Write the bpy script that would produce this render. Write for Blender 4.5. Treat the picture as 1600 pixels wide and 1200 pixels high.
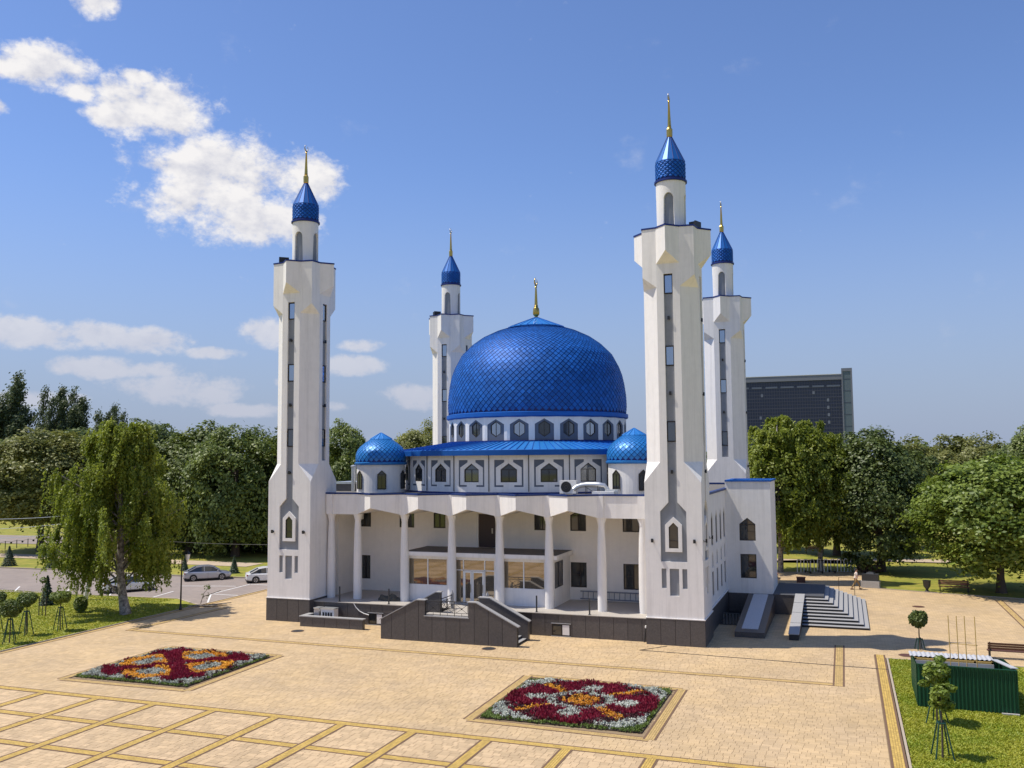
import bpy, bmesh, math, random
import numpy as np
from mathutils import Vector, Matrix
from mathutils.geometry import tessellate_polygon

PI = math.pi
SC = bpy.context.scene
COL = SC.collection
for o in list(bpy.data.objects):
    bpy.data.objects.remove(o)

# ------------------------------------------------------------------ camera
CAM = Vector((25.388, -62.219, 12.321))
YAW, PITCH, ROLL, FPX = -0.34738, 0.07977, -0.00801, 1423.4
cam = bpy.data.cameras.new('camera')
cam.sensor_width = 36.0
cam.lens = 36.0 * FPX / 1600.0
cam.clip_start, cam.clip_end = 0.5, 6000
camo = bpy.data.objects.new('camera', cam)
COL.objects.link(camo)
_f = Vector((math.sin(YAW) * math.cos(PITCH), math.cos(YAW) * math.cos(PITCH), math.sin(PITCH)))
_r0 = Vector((math.cos(YAW), -math.sin(YAW), 0))
_u0 = _r0.cross(_f)
_r = _r0 * math.cos(ROLL) + _u0 * math.sin(ROLL)
_u = _u0 * math.cos(ROLL) - _r0 * math.sin(ROLL)
M = Matrix((_r, _u, -_f)).transposed().to_4x4()
M.translation = CAM
camo.matrix_world = M
SC.camera = camo

# ------------------------------------------------------------------ light, sky, exposure
SUN_EL, SUN_TRAVEL = math.radians(63.5), math.radians(15.0)      # light travels towards +x, a little +y
sun = bpy.data.lights.new('sun', 'SUN')
sun.energy, sun.angle, sun.color = 5.0, math.radians(0.53), (1.0, 0.935, 0.83)
suno = bpy.data.objects.new('sun', sun)
COL.objects.link(suno)
_tr = Vector((math.cos(SUN_EL) * math.cos(SUN_TRAVEL), math.cos(SUN_EL) * math.sin(SUN_TRAVEL), -math.sin(SUN_EL)))
suno.rotation_euler = _tr.to_track_quat('-Z', 'Y').to_euler()
suno.location = (-60, -20, 90)
SC.view_settings.view_transform = 'Standard'
SC.view_settings.look = 'None'
SC.view_settings.exposure = 0.0
SC.view_settings.gamma = 1.0
SC.view_settings.use_curve_mapping = False

world = bpy.data.worlds.new('World')
SC.world = world
world.use_nodes = True
wn, wl = world.node_tree.nodes, world.node_tree.links
wn.clear()


def wmath(op, a, b=None, c=None, clamp=False):
    n = wn.new('ShaderNodeMath')
    n.operation = op
    n.use_clamp = clamp
    for i, v in enumerate((a, b, c)):
        if v is None:
            continue
        if isinstance(v, (int, float)):
            n.inputs[i].default_value = v
        else:
            wl.new(v, n.inputs[i])
    return n.outputs[0]


def build_world():
    out = wn.new('ShaderNodeOutputWorld')
    bg = wn.new('ShaderNodeBackground')
    bg.inputs[1].default_value = 0.13
    sky = wn.new('ShaderNodeTexSky')
    sky.sky_type = 'NISHITA'
    sky.sun_disc = False
    sky.sun_elevation = SUN_EL
    sky.sun_rotation = math.atan2(-_tr.x, -_tr.y)
    sky.altitude = 200
    sky.air_density, sky.dust_density, sky.ozone_density = 1.0, 0.6, 2.5
    tc = wn.new('ShaderNodeTexCoord')
    sep = wn.new('ShaderNodeSeparateXYZ')
    wl.new(tc.outputs['Generated'], sep.inputs[0])
    az = wmath('MULTIPLY', wmath('ARCTAN2', sep.outputs[0], sep.outputs[1]), 180 / PI)
    el = wmath('MULTIPLY', wmath('ARCSINE', sep.outputs[2]), 180 / PI)
    # clouds: (azimuth, elevation, half width, half height) in degrees, noise breaks their outline
    blobs = [(-47.6, 21.5, 2.4, 1.2), (-49.3, 21.2, 1.6, .6), (-46.0, 20.5, 1.1, .6), (-41.7, 20.2, 3.5, 1.8), (-43.8, 19.4, 1.8, .65),
             (-42.7, 21.7, 1.1, .45), (-37.8, 16.3, 5.0, 2.9), (-33.4, 17.0, 3.0, 1.6), (-35.7, 14.3, 3.3, 1.6), (-40.3, 15.2, 2.3, 1.4),
             (-40.9, 17.0, 1.9, .6), (-45.1, 25.2, 1.3, .8), (-48.9, 7.15, 2.6, .95), (-45.6, 7.1, 3.3, .8), (-41.6, 6.9, 2.2, .8),
             (-44.6, 5.3, 2.9, .6), (-41.6, 5.25, 1.7, .5), (-39.9, 4.1, 3.6, .95), (-38.1, 6.35, 1.7, .38), (-35.0, 7.7, 1.7, .9),
             (-29.2, 6.95, 1.6, .42), (-30.2, 5.8, 2.2, .62), (-25.9, 3.8, 2.1, .75), (-31.5, 3.2, 1.5, .4), (-33.2, 4.6, 1.1, .4), (-22.9, 2.6, 1.3, .4), (-36.5, 2.9, 2.0, .45), (-47.5, 3.4, 2.2, .5), (-50.2, 19.0, .9, .6),
             (-52.5, 5.2, 2.5, .6), (-58, 9, 5, 1.6), (-66, 20, 7, 3), (-80, 12, 8, 2.5), (-100, 25, 10, 5), (-72, 38, 9, 5),
             (25, 7, 4, .9), (40, 12, 6, 2), (70, 18, 9, 4), (110, 9, 9, 2), (150, 22, 11, 5), (-140, 14, 10, 3), (-165, 30, 10, 5)]
    m = None
    for (a, e, wa, we) in blobs:
        da = wmath('DIVIDE', wmath('SUBTRACT', az, a), wa)
        de = wmath('DIVIDE', wmath('SUBTRACT', el, e), we)
        # flat bases: the lower half falls off faster
        v = wmath('SUBTRACT', 1.0, wmath('ADD', wmath('MULTIPLY', da, da), wmath('MULTIPLY', de, de)))
        m = v if m is None else wmath('MAXIMUM', m, v)
    m = wmath('MAXIMUM', m, -1.2)
    comb = wn.new('ShaderNodeCombineXYZ')
    wl.new(az, comb.inputs[0])
    wl.new(wmath('MULTIPLY', el, 1.35), comb.inputs[1])
    def noise(scale, det, rough, off):
        mp = wn.new('ShaderNodeMapping')
        mp.inputs['Location'].default_value = off
        wl.new(comb.outputs[0], mp.inputs[0])
        n = wn.new('ShaderNodeTexNoise')
        n.inputs['Scale'].default_value = scale
        n.inputs['Detail'].default_value = det
        n.inputs['Roughness'].default_value = rough
        wl.new(mp.outputs[0], n.inputs['Vector'])
        return n.outputs[0]
    n1 = noise(0.40, 6, 0.52, (3.1, 1.7, 0))
    n2 = noise(1.3, 7, 0.58, (8.3, 4.1, 2))
    n1u = noise(0.40, 6, 0.52, (3.1 - .35, 1.7 + .75, 0))
    nn = wmath('ADD', wmath('MULTIPLY', wmath('SUBTRACT', n1, 0.5), 3.3), wmath('MULTIPLY', wmath('SUBTRACT', n2, 0.5), 1.7))
    nn = wmath('ADD', nn, wmath('MULTIPLY', wmath('SUBTRACT', noise(4.2, 5, 0.6, (2.7, 6.6, 4)), 0.5), 0.7))
    d = wmath('ADD', wmath('MULTIPLY', m, 1.0), nn)
    mr = wn.new('ShaderNodeMapRange')
    mr.interpolation_type = 'SMOOTHSTEP'
    mr.inputs['From Min'].default_value = -0.45
    mr.inputs['From Max'].default_value = 0.85
    wl.new(d, mr.inputs['Value'])
    lowa = wn.new('ShaderNodeMapRange')
    lowa.inputs['From Min'].default_value = 4.0
    lowa.inputs['From Max'].default_value = 14.0
    lowa.inputs['To Min'].default_value = 0.72
    lowa.inputs['To Max'].default_value = 0.97
    wl.new(el, lowa.inputs['Value'])
    alpha = wmath('MULTIPLY', mr.outputs[0], lowa.outputs[0])
    # thin cirrus wisps all over
    wis = wn.new('ShaderNodeMapRange')
    wis.interpolation_type = 'SMOOTHSTEP'
    wis.inputs['From Min'].default_value = 0.60
    wis.inputs['From Max'].default_value = 0.82
    wis.inputs['To Max'].default_value = 0.30
    wl.new(noise(0.16, 7, 0.62, (1.2, 9.4, 5)), wis.inputs['Value'])
    alpha = wmath('MAXIMUM', alpha, wis.outputs[0])
    # cloud body: bright where thick, greyer in the folds and low over the horizon
    shade = wn.new('ShaderNodeMapRange')
    shade.inputs['From Min'].default_value = -0.20
    shade.inputs['From Max'].default_value = 0.10
    wl.new(wmath('ADD', wmath('SUBTRACT', n1, n1u), wmath('MULTIPLY', wmath('SUBTRACT', n2, 0.5), 0.35)), shade.inputs['Value'])
    low = wn.new('ShaderNodeMapRange')
    low.inputs['From Min'].default_value = 3.0
    low.inputs['From Max'].default_value = 16.0
    wl.new(el, low.inputs['Value'])
    cl = wn.new('ShaderNodeMix')
    cl.data_type = 'RGBA'
    cl.inputs[6].default_value = (5.0, 5.05, 5.6, 1)
    cl.inputs[7].default_value = (7.3, 7.1, 7.0, 1)
    wl.new(shade.outputs[0], cl.inputs[0])
    cl2 = wn.new('ShaderNodeMix')
    cl2.data_type = 'RGBA'
    cl2.inputs[6].default_value = (4.6, 4.7, 5.4, 1)
    wl.new(cl.outputs[2], cl2.inputs[7])
    wl.new(low.outputs[0], cl2.inputs[0])
    # sky colour grade: warm-violet summer haze towards the horizon
    hs = wn.new('ShaderNodeMix')
    hs.data_type = 'RGBA'
    hs.blend_type = 'MULTIPLY'
    hs.inputs[0].default_value = 1.0
    hs.inputs[7].default_value = SKY_TINT
    wl.new(sky.outputs[0], hs.inputs[6])
    hz = wn.new('ShaderNodeMapRange')
    hz.interpolation_type = 'SMOOTHSTEP'
    hz.inputs['From Min'].default_value = -2.0
    hz.inputs['From Max'].default_value = 19.0
    hz.inputs['To Min'].default_value = 0.97
    hz.inputs['To Max'].default_value = 0.0
    wl.new(el, hz.inputs['Value'])
    hm = wn.new('ShaderNodeMix')
    hm.data_type = 'RGBA'
    hm.inputs[7].default_value = SKY_HAZE
    wl.new(hz.outputs[0], hm.inputs[0])
    wl.new(hs.outputs[2], hm.inputs[6])
    mix = wn.new('ShaderNodeMix')
    mix.data_type = 'RGBA'
    wl.new(alpha, mix.inputs[0])
    wl.new(hm.outputs[2], mix.inputs[6])
    wl.new(cl2.outputs[2], mix.inputs[7])
    wl.new(mix.outputs[2], bg.inputs[0])
    wl.new(bg.outputs[0], out.inputs[0])


SKY_TINT = (.85, .94, 1.19, 1)
SKY_HAZE = (2.55, 3.06, 4.25, 1)
build_world()


# ------------------------------------------------------------------ materials
def mat(name, col, rough=0.7, metal=0.0, spec=0.5, var=0.0, scale=3.0, bump=0.0, bscale=40.0, col2=None, island=0.0, coat=0.0, transl=0.0,
        stain=0.0, blotch=0.0):
    m = bpy.data.materials.new(name)
    m.use_nodes = True
    nt = m.node_tree
    N, L = nt.nodes, nt.links
    b = N['Principled BSDF']
    b.inputs['Roughness'].default_value = rough
    b.inputs['Metallic'].default_value = metal
    b.inputs['Specular IOR Level'].default_value = spec
    b.inputs['Coat Weight'].default_value = coat
    c = N.new('ShaderNodeRGB')
    c.outputs[0].default_value = (*col, 1)
    cur = c.outputs[0]
    tc = N.new('ShaderNodeTexCoord')
    geo = N.new('ShaderNodeNewGeometry')
    if col2 is not None:
        n = N.new('ShaderNodeTexNoise')
        n.inputs['Scale'].default_value = scale
        n.inputs['Detail'].default_value = 6
        n.inputs['Roughness'].default_value = 0.65
        L.new(geo.outputs['Position'], n.inputs['Vector'])
        r = N.new('ShaderNodeMapRange')
        r.inputs['From Min'].default_value = 0.38
        r.inputs['From Max'].default_value = 0.62
        L.new(n.outputs[0], r.inputs['Value'])
        mx = N.new('ShaderNodeMix')
        mx.data_type = 'RGBA'
        mx.inputs[7].default_value = (*col2, 1)
        L.new(r.outputs[0], mx.inputs[0])
        L.new(cur, mx.inputs[6])
        cur = mx.outputs[2]
    if var > 0:
        n = N.new('ShaderNodeTexNoise')
        n.inputs['Scale'].default_value = scale * 2.3
        n.inputs['Detail'].default_value = 8
        n.inputs['Roughness'].default_value = 0.7
        L.new(geo.outputs['Position'], n.inputs['Vector'])
        r = N.new('ShaderNodeMapRange')
        r.inputs['From Min'].default_value = 0.25
        r.inputs['From Max'].default_value = 0.75
        r.inputs['To Min'].default_value = 1 - var
        r.inputs['To Max'].default_value = 1 + var
        L.new(n.outputs[0], r.inputs['Value'])
        hv = N.new('ShaderNodeVectorMath')
        hv.operation = 'SCALE'
        L.new(cur, hv.inputs[0])
        L.new(r.outputs[0], hv.inputs['Scale'])
        cur = hv.outputs[0]
    if blotch > 0:
        n = N.new('ShaderNodeTexNoise')
        n.inputs['Scale'].default_value = .16
        n.inputs['Detail'].default_value = 7
        n.inputs['Roughness'].default_value = 0.62
        L.new(geo.outputs['Position'], n.inputs['Vector'])
        r = N.new('ShaderNodeMapRange')
        r.inputs['From Min'].default_value = 0.32
        r.inputs['From Max'].default_value = 0.68
        r.inputs['To Min'].default_value = 1 - blotch
        r.inputs['To Max'].default_value = 1 + blotch * .7
        L.new(n.outputs[0], r.inputs['Value'])
        hv = N.new('ShaderNodeVectorMath')
        hv.operation = 'SCALE'
        L.new(cur, hv.inputs[0])
        L.new(r.outputs[0], hv.inputs['Scale'])
        cur = hv.outputs[0]
    if stain > 0:      # rain streaks: noise stretched along z
        mp = N.new('ShaderNodeMapping')
        mp.inputs['Scale'].default_value = (1.6, 1.6, 0.09)
        L.new(geo.outputs['Position'], mp.inputs[0])
        n = N.new('ShaderNodeTexNoise')
        n.inputs['Scale'].default_value = 1.4
        n.inputs['Detail'].default_value = 7
        n.inputs['Roughness'].default_value = 0.7
        L.new(mp.outputs[0], n.inputs['Vector'])
        r = N.new('ShaderNodeMapRange')
        r.inputs['From Min'].default_value = 0.48
        r.inputs['From Max'].default_value = 0.75
        r.inputs['To Min'].default_value = 1.0
        r.inputs['To Max'].default_value = 1.0 - stain
        L.new(n.outputs[0], r.inputs['Value'])
        hv = N.new('ShaderNodeVectorMath')
        hv.operation = 'SCALE'
        L.new(cur, hv.inputs[0])
        L.new(r.outputs[0], hv.inputs['Scale'])
        cur = hv.outputs[0]
    if island > 0:
        oi = N.new('ShaderNodeObjectInfo')
        a = N.new('ShaderNodeMath')
        a.operation = 'ADD'
        L.new(geo.outputs['Random Per Island'], a.inputs[0])
        L.new(oi.outputs['Random'], a.inputs[1])
        fr = N.new('ShaderNodeMath')
        fr.operation = 'FRACT'
        L.new(a.outputs[0], fr.inputs[0])
        r = N.new('ShaderNodeMapRange')
        r.inputs['To Min'].default_value = 1 - island
        r.inputs['To Max'].default_value = 1 + island
        L.new(fr.outputs[0], r.inputs['Value'])
        hv = N.new('ShaderNodeVectorMath')
        hv.operation = 'SCALE'
        L.new(cur, hv.inputs[0])
        L.new(r.outputs[0], hv.inputs['Scale'])
        cur = hv.outputs[0]
    L.new(cur, b.inputs['Base Color'])
    if bump > 0:
        n = N.new('ShaderNodeTexNoise')
        n.inputs['Scale'].default_value = bscale
        n.inputs['Detail'].default_value = 5
        L.new(geo.outputs['Position'], n.inputs['Vector'])
        bp = N.new('ShaderNodeBump')
        bp.inputs['Strength'].default_value = bump
        bp.inputs['Distance'].default_value = 0.02
        L.new(n.outputs[0], bp.inputs['Height'])
        L.new(bp.outputs[0], b.inputs['Normal'])
    if transl > 0:
        t = N.new('ShaderNodeBsdfTranslucent')
        L.new(cur, t.inputs[0])
        ms = N.new('ShaderNodeMixShader')
        ms.inputs[0].default_value = transl
        L.new(b.outputs[0], ms.inputs[1])
        L.new(t.outputs[0], ms.inputs[2])
        L.new(ms.outputs[0], N['Material Output'].inputs[0])
    return m


def leafmat(name, c1, c2, transl=0.35, rough=0.5):
    m = bpy.data.materials.new(name)
    m.use_nodes = True
    N, L = m.node_tree.nodes, m.node_tree.links
    b = N['Principled BSDF']
    b.inputs['Roughness'].default_value = rough
    b.inputs['Specular IOR Level'].default_value = 0.5
    geo = N.new('ShaderNodeNewGeometry')
    oi = N.new('ShaderNodeObjectInfo')
    n = N.new('ShaderNodeTexNoise')
    n.inputs['Scale'].default_value = 0.55
    n.inputs['Detail'].default_value = 3
    L.new(geo.outputs['Position'], n.inputs['Vector'])
    a = N.new('ShaderNodeMath')
    a.operation = 'MULTIPLY_ADD'
    a.inputs[1].default_value = 0.55
    L.new(geo.outputs['Random Per Island'], a.inputs[0])
    s = N.new('ShaderNodeMath')
    s.operation = 'MULTIPLY_ADD'
    s.inputs[1].default_value = 1.5
    s.inputs[2].default_value = -0.52
    L.new(n.outputs[0], s.inputs[0])
    L.new(s.outputs[0], a.inputs[2])
    mx = N.new('ShaderNodeMix')
    mx.data_type = 'RGBA'
    mx.inputs[6].default_value = (*c1, 1)
    mx.inputs[7].default_value = (*c2, 1)
    cl = N.new('ShaderNodeClamp')
    L.new(a.outputs[0], cl.inputs[0])
    L.new(cl.outputs[0], mx.inputs[0])
    hv = N.new('ShaderNodeHueSaturation')
    r = N.new('ShaderNodeMapRange')
    r.inputs['To Min'].default_value = 0.82
    r.inputs['To Max'].default_value = 1.18
    L.new(oi.outputs['Random'], r.inputs['Value'])
    L.new(r.outputs[0], hv.inputs['Value'])
    L.new(mx.outputs[2], hv.inputs['Color'])
    L.new(hv.outputs[0], b.inputs['Base Color'])
    t = N.new('ShaderNodeBsdfTranslucent')
    L.new(hv.outputs[0], t.inputs[0])
    ms = N.new('ShaderNodeMixShader')
    ms.inputs[0].default_value = transl
    L.new(b.outputs[0], ms.inputs[1])
    L.new(t.outputs[0], ms.inputs[2])
    L.new(ms.outputs[0], N['Material Output'].inputs[0])
    return m


MT = {}
MT['plaster'] = mat('white_plaster', (.83, .80, .76), .85, var=.045, scale=.8, stain=.17, bump=.12, bscale=55)
MT['plaster_in'] = mat('portico_plaster', (.85, .80, .73), .85, var=.05, scale=.7, stain=.05, bump=.08)
MT['greypaint'] = mat('grey_painted_render', (.245, .26, .28), .8, var=.08, scale=1.2, stain=.12, bump=.1)
MT['slate'] = mat('slate_blue_render', (.115, .135, .175), .75, var=.08, scale=1.5)
MT['granite'] = mat('dark_granite', (.098, .088, .084), .42, var=.28, scale=9, spec=.5, col2=(.075, .068, .066), island=.12)
MT['granite_core'] = mat('granite_joint', (.03, .028, .027), .8)
MT['granite_light'] = mat('light_granite_coping', (.34, .335, .33), .6, var=.12, scale=8)
MT['granite_black'] = mat('black_granite', (.014, .014, .016), .6, var=.3, scale=7)
MT['speckle'] = mat('speckled_granite', (.50, .51, .53), .6, var=.32, scale=9, bump=.3, bscale=30)
MT['blue'] = mat('royal_blue_metal', (.009, .105, .41), .55, metal=.20, spec=.28, var=.12, scale=.6, island=.20)
MT['blue_under'] = mat('blue_metal_seam', (.003, .02, .16), .5, metal=.2)
MT['blue_light'] = mat('sky_blue_roof_metal', (.018, .19, .54), .42, metal=.2, spec=.5, var=.12, scale=.8)
MT['blue_edge'] = mat('navy_edging_metal', (.008, .035, .16), .5, metal=.2)
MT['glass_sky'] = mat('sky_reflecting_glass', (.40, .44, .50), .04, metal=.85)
MT['glass_mid'] = mat('grey_reflecting_glass', (.16, .17, .18), .04, metal=.7, spec=.8)
MT['blue_mid'] = mat('mid_blue_spire_metal', (.012, .125, .42), .42, metal=.25)
MT['gold'] = mat('gilded_metal', (.52, .36, .09), .3, metal=1.0)
MT['silver'] = mat('weathered_silver_metal', (.42, .40, .36), .35, metal=1.0)
MT['galv'] = mat('galvanised_metal', (.62, .63, .63), .38, metal=.85, var=.08)
MT['glass'] = mat('dark_window_glass', (.030, .034, .036), .03, spec=.9)
MT['glass_warm'] = mat('bronze_coated_glass', (.36, .31, .24), .03, metal=.75, spec=.6)
MT['glass_grey'] = mat('pale_grey_glass', (.30, .30, .31), .08, metal=.45)
MT['frame'] = mat('dark_brown_window_frame', (.018, .012, .010), .5)
MT['frame_white'] = mat('white_window_frame', (.80, .78, .74), .45)
MT['door_brown'] = mat('dark_brown_steel_door', (.045, .022, .018), .45, var=.1)
MT['terrace'] = mat('dark_grey_terrace_slab', (.075, .077, .085), .6, var=.15, scale=3)
MT['floor_tile'] = mat('portico_floor_tiles', (.42, .385, .34), .6, var=.12, scale=3)
MT['roof_grey'] = mat('grey_bitumen_roof', (.14, .13, .12), .9, var=.2, scale=2)
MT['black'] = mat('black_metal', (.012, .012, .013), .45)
MT['dark_metal'] = mat('dark_grey_metal', (.05, .052, .055), .45, metal=.3)
MT['concrete'] = mat('concrete', (.40, .385, .36), .9, var=.15, scale=2, bump=.3)
MT['sand'] = mat('paving_bedding_sand', (.26, .185, .105), .95, var=.15, scale=6)
MT['paver'] = mat('beige_concrete_paver', (.52, .370, .196), .85, var=.09, scale=.35, blotch=.10, island=.09, bump=.15, bscale=60, col2=(.48, .348, .200))
MT['paver_pink'] = mat('pinkish_beige_paver', (.53, .382, .222), .85, var=.10, scale=.5, blotch=.10, island=.13, bump=.15, bscale=60, col2=(.50, .36, .205))
MT['yellow'] = mat('yellow_clay_paver', (.50, .335, .085), .85, var=.08, scale=1.0, island=.14)
MT['yellow_pale'] = mat('pale_yellow_paver', (.46, .315, .12), .85, var=.08, scale=1.0, island=.12)
MT['brown'] = mat('brown_edging_paver', (.155, .090, .052), .9, var=.12, scale=3)
MT['kerb'] = mat('concrete_kerb', (.40, .33, .25), .9, var=.12, scale=3)
MT['asphalt'] = mat('asphalt', (.285, .232, .198), .9, var=.10, scale=1.0, blotch=.10, col2=(.255, .212, .185), bump=.3, bscale=25)
MT['roadpaint'] = mat('white_road_paint', (.74, .73, .70), .7, var=.08, scale=6)
MT['soil'] = mat('dark_soil', (.05, .036, .024), .95, var=.3, scale=6, bump=.5)
MT['lawn'] = mat('lawn_turf', (.205, .235, .014), .9, var=.32, scale=1.6, blotch=.22, col2=(.33, .29, .03), bump=.8, bscale=18)
MT['farlawn'] = mat('park_turf', (.185, .205, .018), .9, var=.28, scale=.5, col2=(.30, .26, .035), bump=.8, bscale=8)
MT['path'] = mat('sandy_path', (.46, .36, .25), .9, var=.12, scale=.8)
MT['blade'] = leafmat('grass_blades', (.20, .28, .012), (.42, .40, .04), .3, .6)
MT['bark'] = mat('grey_brown_bark', (.085, .065, .05), .9, var=.35, scale=4, bump=.7, bscale=14)
MT['bark_birch'] = mat('birch_bark', (.42, .38, .33), .85, var=.3, scale=4, col2=(.12, .10, .085), bump=.5)
MT['limewash'] = mat('lime_washed_base', (.62, .59, .54), .9, var=.15, scale=5)
MT['leaf_lind'] = leafmat('linden_leaf', (.045, .084, .012), (.265, .320, .066), .34)
MT['leaf_dark'] = leafmat('dark_leaf', (.034, .066, .012), (.200, .250, .060), .32)
MT['leaf_bright'] = leafmat('bright_leaf', (.060, .110, .010), (.245, .305, .045), .36)
MT['leaf_olive'] = leafmat('olive_leaf', (.075, .100, .014), (.310, .310, .085), .36)
MT['leaf_poplar'] = leafmat('poplar_leaf', (.040, .070, .024), (.210, .255, .110), .32)
MT['leaf_birch'] = leafmat('birch_leaf', (.140, .202, .012), (.410, .458, .066), .45)
MT['leaf_spruce'] = leafmat('spruce_needle', (.055, .09, .045), (.17, .23, .14), .15)
MT['fl_red'] = leafmat('crimson_celosia', (.17, .005, .020), (.42, .018, .060), .25, .7)
MT['fl_dark'] = leafmat('dark_purple_foliage', (.030, .010, .012), (.085, .020, .022), .15, .7)
MT['fl_orange'] = leafmat('orange_marigold', (.55, .19, .006), (.80, .42, .02), .2, .7)
MT['fl_white'] = leafmat('silver_cineraria', (.30, .33, .27), (.66, .67, .60), .2, .8)
MT['fl_green'] = leafmat('bed_greenery', (.06, .11, .015), (.17, .23, .04), .3, .7)
MT['green_sheet'] = mat('dark_green_corrugated_sheet', (.012, .078, .036), .45, metal=.2, var=.1, scale=2)
MT['green_paint'] = mat('dark_green_painted_stake', (.010, .055, .038), .5)
MT['white_sheet'] = mat('white_corrugated_sheet', (.48, .48, .49), .5, var=.05)
MT['yellow_wood'] = mat('yellow_pine_timber', (.60, .40, .12), .7, var=.15)
MT['wood_red'] = mat('reddish_brown_bench_slat', (.27, .105, .06), .6, var=.15, scale=4)
MT['wood_dark'] = mat('dark_brown_bench_slat', (.10, .040, .026), .6, var=.15, scale=4)
MT['rubber'] = mat('tyre_rubber', (.012, .012, .012), .85)
MT['rim'] = mat('alloy_rim', (.45, .45, .47), .3, metal=.9)
MT['car_silver'] = mat('silver_car_paint', (.46, .46, .49), .28, metal=.55, coat=.6)
MT['car_white'] = mat('white_car_paint', (.78, .78, .77), .3, coat=.6)
MT['tail'] = mat('red_lamp_lens', (.35, .012, .010), .2)
MT['headlight'] = mat('clear_lamp_lens', (.65, .66, .68), .1, metal=.3)
MT['skin'] = mat('skin', (.52, .31, .22), .6)
MT['shirt'] = mat('pale_shirt', (.72, .64, .58), .85)
MT['khaki'] = mat('khaki_trousers', (.30, .20, .085), .85)
MT['hair'] = mat('dark_hair', (.02, .015, .012), .7)
MT['office_glass'] = mat('hazed_blue_curtain_glass', (.040, .046, .075), .12, spec=.5)  # dark glass lightened to blue-grey, distance haze put into the colour
MT['office_grid'] = mat('grey_mullion', (.075, .080, .110), .6)
MT['office_pale'] = mat('pale_spandrel', (.21, .215, .24), .6, var=.05)
MT['office_teal'] = mat('grey_green_cladding', (.13, .165, .18), .5, var=.05)
MT['office_panel'] = mat('pale_office_window', (.20, .21, .24), .4)
MT['hedge'] = leafmat('hedge_leaf', (.030, .055, .012), (.085, .12, .03), .25)


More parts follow.
